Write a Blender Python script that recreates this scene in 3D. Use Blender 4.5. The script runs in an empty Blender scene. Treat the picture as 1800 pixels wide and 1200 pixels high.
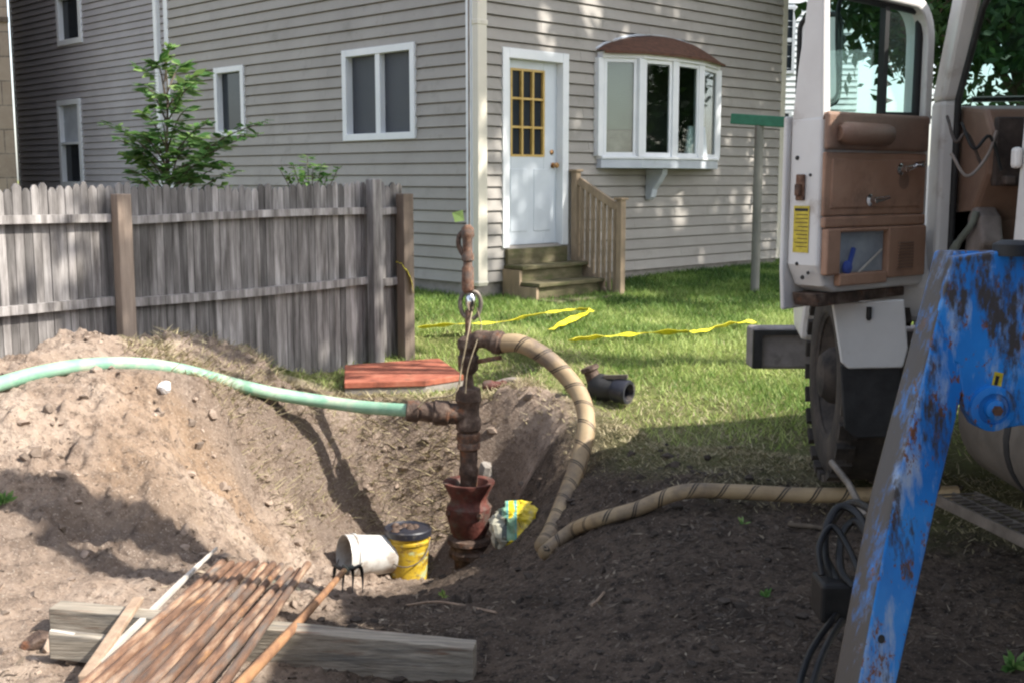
import bpy, bmesh, math, random
import numpy as np
from mathutils import Vector, Matrix

random.seed(7)
RNG = np.random.default_rng(11)
SC = bpy.context.scene
COL = SC.collection

# ------------------------------------------------------------------ camera, sky, sun, exposure
F = 2060.0
PITCH = math.atan(285.0 / F)
CAMZ = 1.6
cam = bpy.data.cameras.new("camera")
cam.sensor_width = 36.0
cam.lens = F / 1800.0 * 36.0
cam.clip_start = 0.05
cam.clip_end = 2000.0
camo = bpy.data.objects.new("camera", cam)
COL.objects.link(camo)
camo.location = (0, 0, CAMZ)
camo.rotation_euler = (math.pi / 2 - PITCH, 0, 0)
SC.camera = camo

SUN_H = Vector((0.95, -0.30))
SUN_EL = math.radians(45)
world = bpy.data.worlds.new("World")
SC.world = world
world.use_nodes = True
wn = world.node_tree
for n in list(wn.nodes):
    wn.nodes.remove(n)
sky = wn.nodes.new("ShaderNodeTexSky")
sky.sky_type = 'NISHITA'
sky.sun_disc = False
sky.sun_elevation = SUN_EL
sky.sun_rotation = math.atan2(SUN_H.x, SUN_H.y)
sky.dust_density = 1.6
sky.air_density = 1.0
sky.ozone_density = 1.0
bg = wn.nodes.new("ShaderNodeBackground")
bg.inputs[1].default_value = 0.15
wo = wn.nodes.new("ShaderNodeOutputWorld")
hs = wn.nodes.new("ShaderNodeHueSaturation")   # thin high cloud: a whiter sky
hs.inputs['Saturation'].default_value = 0.55
wn.links.new(sky.outputs[0], hs.inputs['Color'])
wn.links.new(hs.outputs[0], bg.inputs[0])
wn.links.new(bg.outputs[0], wo.inputs[0])

sun = bpy.data.lights.new("sun", 'SUN')
sun.energy = 4.1
sun.angle = math.radians(0.5)
sun.color = (1.0, 0.95, 0.87)
suno = bpy.data.objects.new("sun", sun)
COL.objects.link(suno)
hn = SUN_H.normalized()
SUN_DIR = Vector((hn.x * math.cos(SUN_EL), hn.y * math.cos(SUN_EL), math.sin(SUN_EL)))
suno.rotation_euler = SUN_DIR.to_track_quat('Z', 'Y').to_euler()
suno.location = (20, -8, 20)

SC.view_settings.view_transform = 'Standard'
SC.view_settings.look = 'None'
SC.view_settings.exposure = 1.22
SC.view_settings.gamma = 1.0
SC.cycles.filter_width = 2.3
SC.cycles.transparent_max_bounces = 16

# ------------------------------------------------------------------ photo pixel -> world
cp, sp = math.cos(PITCH), math.sin(PITCH)


def ray(px, py):
    u = (px - 900.0) / F
    v = (600.0 - py) / F
    return Vector((u, cp + v * sp, -sp + v * cp))


def P(px, py, d):
    """world point seen at a photo pixel, d metres ahead of the camera"""
    r = ray(px, py)
    k = d / r.y
    return Vector((r.x * k, d, CAMZ + r.z * k))


# ------------------------------------------------------------------ object helpers
def tag(o, label=None, cat=None, group=None, kind=None):
    if label: o["label"] = label
    if cat: o["category"] = cat
    if group: o["group"] = group
    if kind: o["kind"] = kind
    return o


def wloc(o):
    p = Vector((0, 0, 0))
    while o is not None:
        p = p + Vector(o.location)
        o = o.parent
    return p


def thing(name, loc, label, cat, group=None):
    o = bpy.data.objects.new(name, None)
    o.empty_display_size = 0.1
    COL.objects.link(o)
    o.location = loc
    return tag(o, label, cat, group)


class MB:
    def __init__(self):
        self.v, self.f, self.t = [], [], []
        self.al, self.ar = [], []

    def add(self, vs, fs, tint=1.0, al=None, ar=None):
        b = len(self.v)
        self.v += [tuple(x) for x in vs]
        self.f += [tuple(i + b for i in q) for q in fs]
        self.t += [tint] * len(fs)
        self.al += al if al else [0.0] * len(vs)
        self.ar += ar if ar else [0.0] * len(vs)
        return self

    def hexa(self, p, tint=1.0):
        return self.add(p, [(0, 3, 2, 1), (4, 5, 6, 7), (0, 1, 5, 4), (1, 2, 6, 5), (2, 3, 7, 6), (3, 0, 4, 7)], tint)

    def obox(self, o, ax, ay, az, tint=1.0):
        o, ax, ay, az = Vector(o), Vector(ax), Vector(ay), Vector(az)
        if ax.cross(ay).dot(az) < 0:
            ax, ay = ay, ax
        return self.hexa([o, o + ax, o + ax + ay, o + ay, o + az, o + ax + az, o + ax + ay + az, o + ay + az], tint)

    def box(self, x0, x1, y0, y1, z0, z1, tint=1.0):
        return self.obox((x0, y0, z0), (x1 - x0, 0, 0), (0, y1 - y0, 0), (0, 0, z1 - z0), tint)

    def fbox(self, fr, s0, s1, o0, o1, z0, z1, tint=1.0):
        c, e, n = fr
        return self.obox(c + e * s0 + n * o0 + Vector((0, 0, z0)), e * (s1 - s0), n * (o1 - o0), Vector((0, 0, z1 - z0)), tint)

    def beam(self, a, b, w, h, up=(0, 0, 1), tint=1.0):
        a, b = Vector(a), Vector(b)
        d = (b - a).normalized()
        s = d.cross(Vector(up)).normalized()
        u = s.cross(d).normalized()
        return self.obox(a - s * w / 2 - u * h / 2, s * w, u * h, b - a, tint)

    def quad(self, a, b, c, d, tint=1.0):
        return self.add([a, b, c, d], [(0, 1, 2, 3)], tint)

    def prism(self, poly, vec, tint=1.0):
        vec = Vector(vec)
        poly = [Vector(p) for p in poly]
        n = len(poly)
        nn = Vector((0, 0, 0))
        for i in range(n):
            nn += poly[i].cross(poly[(i + 1) % n])
        if nn.dot(vec) > 0:
            poly = poly[::-1]
        vs = poly + [p + vec for p in poly]
        fs = [tuple(range(n)), tuple(range(2 * n - 1, n - 1, -1))]
        for i in range(n):
            j = (i + 1) % n
            fs.append((i, i + n, j + n, j))
        return self.add(vs, fs, tint)

    def tube(self, pts, r, n=10, caps=True, tint=1.0, wob=0.0):
        pts = [Vector(p) for p in pts]
        m = len(pts)
        rr = r if isinstance(r, (list, tuple)) else [r] * m
        vs, al, ar = [], [], []
        d0 = (pts[1] - pts[0]).normalized()
        ref = Vector((0, 0, 1)) if abs(d0.z) < 0.9 else Vector((1, 0, 0))
        s = d0.cross(ref).normalized()
        L = 0.0
        for i in range(m):
            if i == 0: d = pts[1] - pts[0]
            elif i == m - 1: d = pts[-1] - pts[-2]
            else: d = pts[i + 1] - pts[i - 1]
            d = d.normalized()
            s = (s - d * s.dot(d)).normalized()
            u = d.cross(s)
            if i: L += (pts[i] - pts[i - 1]).length
            for k in range(n + 1):
                a = 2 * math.pi * k / n - math.pi / 2
                w = 1.0 + (wob * math.sin(3 * a + 1.7 * i) * (1 if k < n else 1))
                vs.append(pts[i] + (s * math.cos(a) + u * math.sin(a)) * rr[i] * w)
                al.append(L)
                ar.append(k / n)
        fs = []
        q = n + 1
        for i in range(m - 1):
            for k in range(n):
                fs.append((i * q + k, i * q + k + 1, (i + 1) * q + k + 1, (i + 1) * q + k))
        if caps:
            fs.append(tuple(range(n - 1, -1, -1)))
            fs.append(tuple((m - 1) * q + k for k in range(n)))
        return self.add(vs, fs, tint, al, ar)

    def lathe(self, base, axis, prof, n=24, tint=1.0, cap0=True, cap1=True):
        base, axis = Vector(base), Vector(axis).normalized()
        ref = Vector((0, 0, 1)) if abs(axis.z) < 0.9 else Vector((1, 0, 0))
        s = axis.cross(ref).normalized()
        u = axis.cross(s)
        vs, fs = [], []
        for (h, r) in prof:
            for k in range(n):
                a = 2 * math.pi * k / n
                vs.append(base + axis * h + (s * math.cos(a) + u * math.sin(a)) * r)
        m = len(prof)
        for i in range(m - 1):
            for k in range(n):
                j = (k + 1) % n
                fs.append((i * n + k, i * n + j, (i + 1) * n + j, (i + 1) * n + k))
        if cap0: fs.append(tuple(range(n - 1, -1, -1)))
        if cap1: fs.append(tuple((m - 1) * n + k for k in range(n)))
        return self.add(vs, fs, tint)

    def build(self, name, mat, parent=None, loc=None, smooth=None, bevel=0.0, bseg=2, sub=0):
        me = bpy.data.meshes.new(name)
        if parent is not None:
            off = wloc(parent)
        else:
            off = Vector(loc) if loc is not None else Vector((0, 0, 0))
        me.from_pydata([(x - off.x, y - off.y, z - off.z) for x, y, z in self.v], [], self.f)
        at = me.attributes.new("tint", 'FLOAT', 'FACE')
        at.data.foreach_set("value", self.t)
        if any(self.al):
            a1 = me.attributes.new("along", 'FLOAT', 'POINT'); a1.data.foreach_set("value", self.al)
            a2 = me.attributes.new("around", 'FLOAT', 'POINT'); a2.data.foreach_set("value", self.ar)
        me.materials.append(mat)
        o = bpy.data.objects.new(name, me)
        COL.objects.link(o)
        if parent is not None: o.parent = parent
        else: o.location = off
        if bevel > 0:
            b = o.modifiers.new("bevel", 'BEVEL')
            b.width = bevel; b.segments = bseg; b.limit_method = 'ANGLE'; b.angle_limit = math.radians(40)
            b.harden_normals = False
        if sub:
            s_ = o.modifiers.new("sub", 'SUBSURF'); s_.levels = sub; s_.render_levels = sub
        if smooth is not None:
            me.polygons.foreach_set("use_smooth", [True] * len(me.polygons))
            if smooth < 180 and bevel == 0:
                me.set_sharp_from_angle(angle=math.radians(smooth))
        me.update()
        return o


def np_quads(name, V, mat, tint=None, parent=None, loc=(0, 0, 0)):
    """V: (n,4,3) quads in world space"""
    n = len(V)
    off = np.array(wloc(parent) if parent is not None else Vector(loc))
    me = bpy.data.meshes.new(name)
    me.vertices.add(n * 4)
    me.vertices.foreach_set("co", (V.reshape(-1, 3) - off).astype(np.float32).ravel())
    me.loops.add(n * 4)
    me.loops.foreach_set("vertex_index", np.arange(n * 4, dtype=np.int32))
    me.polygons.add(n)
    me.polygons.foreach_set("loop_start", np.arange(0, n * 4, 4, dtype=np.int32))
    me.polygons.foreach_set("loop_total", np.full(n, 4, dtype=np.int32))
    at = me.attributes.new("tint", 'FLOAT', 'FACE')
    at.data.foreach_set("value", (tint if tint is not None else np.ones(n)).astype(np.float32))
    me.materials.append(mat)
    me.update(calc_edges=True)
    me.validate()
    o = bpy.data.objects.new(name, me)
    COL.objects.link(o)
    if parent is not None: o.parent = parent
    else: o.location = loc
    return o


def spline(pts, sub=8):
    """Catmull-Rom through points"""
    pts = [Vector(p) for p in pts]
    q = [pts[0] * 2 - pts[1]] + pts + [pts[-1] * 2 - pts[-2]]
    out = []
    for i in range(1, len(q) - 2):
        p0, p1, p2, p3 = q[i - 1], q[i], q[i + 1], q[i + 2]
        for k in range(sub):
            t = k / sub
            out.append(0.5 * ((2 * p1) + (p2 - p0) * t + (2 * p0 - 5 * p1 + 4 * p2 - p3) * t * t + (3 * p1 - p0 - 3 * p2 + p3) * t ** 3))
    out.append(pts[-1])
    return out


# ------------------------------------------------------------------ materials
def new_mat(name):
    m = bpy.data.materials.new(name)
    m.use_nodes = True
    nt = m.node_tree
    for n in list(nt.nodes):
        nt.nodes.remove(n)
    return m, nt, nt.nodes, nt.links


def noise(nt, scale, detail=5, rough=0.6, stretch=(1, 1, 1), coord='Object', seed=(0, 0, 0)):
    N, L = nt.nodes, nt.links
    tc = N.new("ShaderNodeTexCoord")
    mp = N.new("ShaderNodeMapping")
    mp.inputs['Scale'].default_value = stretch
    mp.inputs['Location'].default_value = seed
    nz = N.new("ShaderNodeTexNoise")
    nz.inputs['Scale'].default_value = scale
    nz.inputs['Detail'].default_value = detail
    nz.inputs['Roughness'].default_value = rough
    if getattr(noise, 'rnd', False):
        oi = N.new("ShaderNodeObjectInfo"); sc_ = N.new("ShaderNodeVectorMath"); sc_.operation = 'MULTIPLY_ADD'
        sc_.inputs[1].default_value = (37, 53, 19); sc_.inputs[2].default_value = seed
        L.new(oi.outputs['Random'], sc_.inputs[0]); L.new(sc_.outputs[0], mp.inputs['Location'])
    L.new(tc.outputs[coord], mp.inputs[0])
    L.new(mp.outputs[0], nz.inputs[0])
    return nz.outputs[0]


def ramp(nt, fac, stops):
    r = nt.nodes.new("ShaderNodeValToRGB")
    els = r.color_ramp.elements
    while len(els) < len(stops): els.new(0.5)
    for e, (p, c) in zip(els, stops):
        e.position = p
        e.color = (*c, 1) if len(c) == 3 else c
    nt.links.new(fac, r.inputs[0])
    return r.outputs[0]


def maprange(nt, fac, a, b, c=0.0, d=1.0):
    m = nt.nodes.new("ShaderNodeMapRange")
    m.inputs[1].default_value, m.inputs[2].default_value = a, b
    m.inputs[3].default_value, m.inputs[4].default_value = c, d
    nt.links.new(fac, m.inputs[0])
    return m.outputs[0]


def mixc(nt, fac, a, b, mode='MIX'):
    m = nt.nodes.new("ShaderNodeMix")
    m.data_type = 'RGBA'
    m.blend_type = mode
    for sock, val in ((m.inputs[0], fac), (m.inputs[6], a), (m.inputs[7], b)):
        if hasattr(val, 'is_linked') or hasattr(val, 'links'):
            nt.links.new(val, sock)
        elif isinstance(val, (int, float)):
            sock.default_value = val
        else:
            sock.default_value = (*val, 1) if len(val) == 3 else val
    return m.outputs[2]


def attr(nt, name):
    a = nt.nodes.new("ShaderNodeAttribute")
    a.attribute_name = name
    return a.outputs['Fac']


def finish(m, nt, col, rough=0.7, metal=0.0, bump=None, bstr=0.3, bdist=0.01, spec=0.5, coat=0.0, sss=None):
    N, L = nt.nodes, nt.links
    b = N.new("ShaderNodeBsdfPrincipled")
    o = N.new("ShaderNodeOutputMaterial")
    if isinstance(col, tuple): b.inputs['Base Color'].default_value = (*col, 1)
    else: L.new(col, b.inputs['Base Color'])
    if isinstance(rough, (int, float)): b.inputs['Roughness'].default_value = rough
    else: L.new(rough, b.inputs['Roughness'])
    if isinstance(metal, (int, float)): b.inputs['Metallic'].default_value = metal
    else: L.new(metal, b.inputs['Metallic'])
    b.inputs['Specular IOR Level'].default_value = spec
    b.inputs['Coat Weight'].default_value = coat
    if bump is not None:
        bp = N.new("ShaderNodeBump")
        bp.inputs['Strength'].default_value = bstr
        bp.inputs['Distance'].default_value = bdist
        L.new(bump, bp.inputs['Height'])
        L.new(bp.outputs[0], b.inputs['Normal'])
    L.new(b.outputs[0], o.inputs[0])
    return m


def M(name, stops, scale=8, rough=0.7, bstr=0.3, bscale=None, metal=0.0, rnd=False, stretch=(1, 1, 1), detail=6, dirt=None, tint=False, spec=0.4, bdist=0.01, coat=0.0, seed=(0, 0, 0)):
    """noise-driven colour (stops: list of (pos, rgb)), optional dirt layer (rgb, scale, lo, hi) and per-face tint"""
    m, nt, N, L = new_mat(name)
    noise.rnd = rnd
    nz = noise(nt, scale, detail, 0.62, stretch, seed=seed)
    col = ramp(nt, nz, stops)
    r = rough
    if dirt:
        for k, (dc, ds, lo, hi) in enumerate(dirt):
            dz = noise(nt, ds, 7, 0.65, stretch, seed=(3.1 + k * 5, 7.7, 1.3 + k))
            df = maprange(nt, dz, lo, hi)
            col = mixc(nt, df, col, dc)
    if tint:
        t = attr(nt, "tint")
        col = mixc(nt, 1.0, col, t, 'MULTIPLY')
    bz = noise(nt, bscale or scale * 4, 6, 0.65, stretch, seed=seed)
    noise.rnd = False
    return finish(m, nt, col, r, metal, bz, bstr, bdist, spec, coat)


MAT = {}
MAT['siding'] = M("vinyl_siding", [(.3, (.278, .256, .231)), (.7, (.335, .312, .285))], 1.6, .55, .08, 60, tint=True, dirt=[((.18, .17, .145), 2.5, .58, .85), ((.24, .22, .19), 9, .60, .80)])
MAT['siding_blue'] = M("vinyl_siding_cool", [(.3, (.32, .30, .31)), (.7, (.38, .36, .37))], 1.6, .55, .08, 60, tint=True)
MAT['trim'] = M("white_trim", [(.3, (.66, .68, .70)), (.7, (.76, .77, .78))], 3, .5, .05)
MAT['downspout'] = M("cream_gutter", [(.3, (.55, .51, .43)), (.7, (.62, .58, .49))], 3, .45, .05, dirt=[((.33, .29, .22), 6, .62, .85)])
MAT['concrete'] = M("foundation_block", [(.3, (.22, .20, .18)), (.7, (.33, .30, .27))], 7, .9, .4, 40, dirt=[((.13, .115, .09), 4, .55, .75)])
MAT['door_white'] = M("painted_door", [(.3, (.52, .56, .60)), (.7, (.58, .62, .66))], 2, .4, .04)
MAT['pane_dark'] = M("dark_window_glass", [(.3, (.016, .021, .028)), (.7, (.030, .036, .044))], 1.2, .12, .02, 5, spec=.3)
MAT['pane_screen'] = M("insect_screen", [(.3, (.038, .044, .056)), (.7, (.055, .060, .072))], 2, .45, .3, 900, spec=.4)
MAT['muntin'] = M("varnished_muntin", [(.3, (.42, .27, .07)), (.7, (.55, .38, .13))], 9, .5, .1)
MAT['brass'] = M("brass", [(.3, (.35, .18, .08)), (.7, (.5, .3, .14))], 9, .35, .1, metal=.9)
MAT['bay_roof'] = M("brown_shingle", [(.3, (.060, .028, .018)), (.7, (.13, .060, .036))], 14, .85, .6, 40, stretch=(1, 1, 2.5))
MAT['sill_grey'] = M("grey_blue_paint", [(.3, (.40, .43, .47)), (.7, (.50, .53, .57))], 4, .6, .08, dirt=[((.24, .24, .24), 5, .58, .8)])
MAT['wood_step'] = M("mossy_boards", [(.3, (.070, .062, .028)), (.55, (.12, .103, .055)), (.75, (.18, .155, .10))], 6, .85, .4, 40, stretch=(1, 1, 3), dirt=[((.06, .075, .02), 5, .5, .75)])
MAT['wood_rail'] = M("brown_rail", [(.3, (.20, .15, .10)), (.7, (.36, .27, .18))], 7, .8, .3, 40, stretch=(2, 2, .4))
MAT['fence'] = M("weathered_picket", [(.30, (.070, .062, .056)), (.5, (.210, .194, .184)), (.70, (.39, .365, .35))], 20, .9, .5, 60, stretch=(1, 1, .10), tint=True, dirt=[((.10, .09, .075), 3.0, .55, .8)])
MAT['fence_post'] = M("fence_post_wood", [(.3, (.17, .125, .095)), (.7, (.36, .285, .225))], 11, .9, .5, 50, stretch=(1, 1, .12), tint=True)
MAT['rust'] = M("rusty_steel", [(.25, (.045, .024, .017)), (.5, (.15, .075, .045)), (.72, (.32, .20, .135))], 30, .8, .6, 90, dirt=[((.10, .08, .068), 14, .46, .62)])
MAT['rod'] = M("rusted_rod", [(.30, (.070, .040, .028)), (.5, (.185, .100, .060)), (.70, (.40, .28, .19))], 26, .75, .4, 90, tint=True, stretch=(1, .11, 1), rnd=True, dirt=[((.13, .11, .095), 15, .50, .66), ((.42, .215, .085), 12, .62, .74)])
MAT['mud_steel'] = M("muddy_steel", [(.25, (.026, .018, .014)), (.5, (.080, .050, .036)), (.75, (.21, .155, .12))], 18, .75, .7, 60, dirt=[((.18, .07, .03), 12, .56, .7)])
MAT['red_bell'] = M("red_oxide", [(.25, (.030, .013, .010)), (.55, (.110, .030, .022)), (.8, (.20, .085, .062))], 12, .7, .6, 50, dirt=[((.095, .070, .055), 11, .48, .62)])
MAT['chrome'] = M("chrome", [(.3, (.6, .6, .6)), (.7, (.75, .75, .75))], 5, .15, .02, metal=1.0)
MAT['black_rubber'] = M("black_rubber", [(.3, (.014, .014, .014)), (.7, (.035, .034, .034))], 12, .6, .3, 60)
MAT['hyd'] = M("black_hydraulic_hose", [(.3, (.006, .006, .006)), (.7, (.016, .015, .015))], 12, .5, .2, 60)
MAT['tyre'] = M("muddy_tyre", [(.3, (.022, .019, .017)), (.7, (.065, .052, .043))], 7, .9, .5, 40, dirt=[((.11, .085, .066), 4, .5, .72)])
MAT['white_paint'] = M("truck_white", [(.3, (.60, .57, .54)), (.7, (.70, .68, .65))], 3, .35, .06, dirt=[((.32, .25, .19), 5, .60, .82), ((.20, .10, .05), 19, .70, .78)])
MAT['white_flap'] = M("white_flap", [(.3, (.56, .55, .53)), (.7, (.66, .65, .63))], 3, .45, .05, dirt=[((.38, .35, .31), 5, .58, .85)])
MAT['tan_vinyl'] = M("tan_vinyl", [(.3, (.30, .160, .100)), (.7, (.42, .250, .165))], 4, .55, .3, 90, dirt=[((.15, .085, .055), 5, .52, .78)])
MAT['tan_dark'] = M("brown_vinyl", [(.3, (.18, .105, .072)), (.7, (.30, .185, .13))], 4, .5, .3, 90, dirt=[((.07, .045, .032), 5, .55, .8)])
MAT['cab_dark'] = M("cab_interior", [(.3, (.028, .020, .018)), (.7, (.11, .08, .066))], 9, .7, .4, 40)
MAT['seat_grey'] = M("dusty_vinyl", [(.3, (.16, .13, .115)), (.7, (.33, .28, .25))], 7, .7, .4, 40)
MAT['tank'] = M("dusty_tank", [(.3, (.10, .085, .068)), (.7, (.19, .16, .13))], 5, .6, .2, 40, metal=.1, dirt=[((.09, .07, .055), 4, .5, .75)])
MAT['grating'] = M("grating_steel", [(.3, (.10, .085, .07)), (.7, (.25, .215, .18))], 9, .6, .2, metal=.5)
MAT['bumper'] = M("grimy_bumper", [(.3, (.17, .15, .145)), (.7, (.30, .27, .26))], 7, .7, .3, dirt=[((.07, .055, .05), 6, .55, .75)])
MAT['yellow_label'] = M("yellow_sticker", [(.35, (.42, .31, .02)), (.6, (.62, .48, .04))], 26, .5, .05, stretch=(1, 1, 3))
MAT['black'] = M("black_ink", [(.3, (.012, .012, .012)), (.7, (.02, .02, .02))], 5, .6, .05)
MAT['tape'] = M("caution_tape", [(.4, (.80, .66, .02)), (.62, (.86, .78, .06))], 3, .4, .05, dirt=[((.62, .30, .03), 3, .66, .74)])
MAT['red_block'] = M("red_painted_timber", [(.28, (.14, .045, .028)), (.5, (.32, .095, .055)), (.75, (.40, .16, .10))], 8, .85, .4, 40, dirt=[((.13, .055, .03), 10, .57, .72)])
MAT['raw_timber'] = M("grey_timber_edge", [(.3, (.15, .13, .11)), (.7, (.30, .27, .24))], 10, .9, .4, 40, stretch=(.2, 1, 1))
MAT['plank'] = M("old_plank", [(.3, (.17, .145, .112)), (.5, (.29, .252, .20)), (.72, (.42, .37, .30))], 60, .9, .7, 90, stretch=(.05, 1, 1), dirt=[((.19, .10, .06), 34, .58, .72), ((.13, .125, .115), 22, .52, .70)])
MAT['lath'] = M("pale_lath", [(.3, (.40, .36, .31)), (.7, (.55, .51, .46))], 9, .8, .2)
MAT['brown_stick'] = M("brown_stick", [(.3, (.25, .17, .115)), (.7, (.42, .31, .22))], 12, .85, .3)
MAT['handle_wood'] = M("fork_handle_wood", [(.3, (.17, .085, .05)), (.7, (.42, .225, .105))], 14, .7, .3, stretch=(1, .15, 1))
MAT['bucket_white'] = M("white_plastic", [(.3, (.48, .47, .44)), (.7, (.60, .59, .56))], 4, .4, .05, dirt=[((.28, .23, .19), 7, .52, .70)])
MAT['black_plastic'] = M("black_lid", [(.3, (.014, .015, .022)), (.7, (.03, .03, .04))], 7, .4, .2, dirt=[((.16, .14, .12), 7, .6, .75)])
MAT['clod'] = M("soil_clod", [(.3, (.22, .165, .125)), (.7, (.40, .31, .245))], 30, .95, .6, 120, tint=True)
MAT['stone'] = M("stone", [(.3, (.16, .14, .12)), (.7, (.34, .31, .28))], 7, .9, .5, tint=True)
MAT['white_stone'] = M("white_lump", [(.3, (.70, .68, .65)), (.7, (.8, .78, .76))], 7, .9, .4)
MAT['bark'] = M("bark", [(.3, (.06, .045, .033)), (.7, (.15, .115, .085))], 14, .9, .7, 40, stretch=(1, 1, .25))
MAT['green_post'] = M("green_steel", [(.3, (.012, .10, .058)), (.7, (.03, .17, .10))], 8, .5, .15)
MAT['grey_post'] = M("grey_steel_post", [(.3, (.115, .115, .10)), (.7, (.215, .205, .18))], 6, .7, .2, stretch=(1, 1, .3), dirt=[((.10, .06, .045), 5, .6, .7)])
MAT['brick'] = None
MAT['neighbour_white'] = M("pale_blue_siding", [(.3, (.56, .60, .63)), (.7, (.64, .68, .70))], 2, .6, .05)
MAT['hemp'] = M("hemp_rope", [(.3, (.20, .16, .10)), (.7, (.34, .28, .19))], 40, .9, .3)
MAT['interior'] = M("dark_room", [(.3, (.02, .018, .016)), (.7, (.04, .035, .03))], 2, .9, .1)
MAT['blind'] = M("window_blind", [(.3, (.15, .165, .135)), (.7, (.21, .225, .19))], 3, .7, .1)
MAT['blue_bag'] = M("blue_paper", [(.3, (.03, .06, .25)), (.7, (.05, .09, .34))], 8, .5, .1)
MAT['grey_card'] = M("grey_paper", [(.3, (.22, .24, .26)), (.7, (.36, .38, .40))], 8, .7, .1)


def leaf_mat(name, dark, mid, light, trans=0.35):
    m, nt, N, L = new_mat(name)
    t = attr(nt, "tint")
    col = ramp(nt, t, [(0.0, dark), (.5, mid), (1.0, light)])
    nz = noise(nt, 3.0, 4)
    col = mixc(nt, maprange(nt, nz, .35, .7, 0, .35), col, dark)
    p = N.new("ShaderNodeBsdfPrincipled")
    L.new(col, p.inputs['Base Color'])
    p.inputs['Roughness'].default_value = .55
    p.inputs['Specular IOR Level'].default_value = .3
    tr = N.new("ShaderNodeBsdfTranslucent")
    L.new(col, tr.inputs[0])
    mx = N.new("ShaderNodeMixShader")
    mx.inputs[0].default_value = trans
    L.new(p.outputs[0], mx.inputs[1]); L.new(tr.outputs[0], mx.inputs[2])
    o = N.new("ShaderNodeOutputMaterial")
    L.new(mx.outputs[0], o.inputs[0])
    return m


MAT['leaf'] = leaf_mat("tree_leaf", (.018, .045, .014), (.035, .085, .024), (.075, .14, .036))
MAT['sapling'] = leaf_mat("sapling_leaf", (.05, .13, .032), (.11, .23, .06), (.26, .37, .12))
MAT['grass'] = leaf_mat("grass_blade", (.035, .090, .015), (.19, .300, .060), (.50, .57, .19), .3)
MAT['chip'] = leaf_mat("wood_chip", (.085, .062, .045), (.26, .205, .145), (.46, .39, .29), .05)
MAT['straw'] = leaf_mat("straw_blade", (.19, .155, .085), (.40, .34, .195), (.62, .54, .35), .15)


def glass_mat(name, tintc, base_refl=0.0):
    m, nt, N, L = new_mat(name)
    t = N.new("ShaderNodeBsdfTransparent"); t.inputs[0].default_value = (*tintc, 1)
    g = N.new("ShaderNodeBsdfGlossy"); g.inputs['Roughness'].default_value = .03
    lw = N.new("ShaderNodeLayerWeight"); lw.inputs[0].default_value = .5
    pw = N.new("ShaderNodeMath"); pw.operation = 'POWER'; pw.inputs[1].default_value = 5.0
    L.new(lw.outputs['Facing'], pw.inputs[0])
    f2 = maprange(nt, pw.outputs[0], 0, 1, base_refl + .04, 1)
    mx = N.new("ShaderNodeMixShader")
    L.new(f2, mx.inputs[0]); L.new(t.outputs[0], mx.inputs[1]); L.new(g.outputs[0], mx.inputs[2])
    o = N.new("ShaderNodeOutputMaterial"); L.new(mx.outputs[0], o.inputs[0])
    return m


MAT['glass'] = glass_mat("vehicle_glass", (.78, .90, .88))
MAT['glass_bay'] = glass_mat("bay_glass", (.82, .88, .86), .02)


def blue_mat():
    m, nt, N, L = new_mat("worn_blue_paint")
    nz = noise(nt, 2.2, 5)
    blue = ramp(nt, nz, [(.3, (.006, .115, .40)), (.55, (.012, .21, .62)), (.75, (.06, .33, .74))])
    st = noise(nt, 9, 7, .7, (1, 1, .28), seed=(4, 2, 9))
    pale = maprange(nt, st, .52, .66)
    c = mixc(nt, pale, blue, (.36, .44, .56))
    rs = noise(nt, 24, 8, .75, (1, 1, .55), seed=(1, 8, 3))
    c = mixc(nt, maprange(nt, rs, .555, .60), c, (.17, .065, .028))
    gr = noise(nt, 5.5, 7, .70, (1, 1, .35), seed=(6, 1, 2))
    gf = maprange(nt, gr, .515, .575)
    tt = attr(nt, "tint")
    c = mixc(nt, gf, c, (.050, .042, .038))
    # tint < 1 marks faces caked in dry mud
    mud = maprange(nt, tt, 1.0, 0.0)
    gm = maprange(nt, noise(nt, 6, 7, .72, (1, 1, .3), seed=(2, 2, 8)), .36, .50)
    mm = N.new("ShaderNodeMath"); mm.operation = 'MULTIPLY'
    L.new(mud, mm.inputs[0]); L.new(gm, mm.inputs[1])
    c = mixc(nt, mm.outputs[0], c, (.060, .048, .040))
    return finish(m, nt, c, .48, 0.0, st, .25, .01, .5)


MAT['blue'] = blue_mat()


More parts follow.
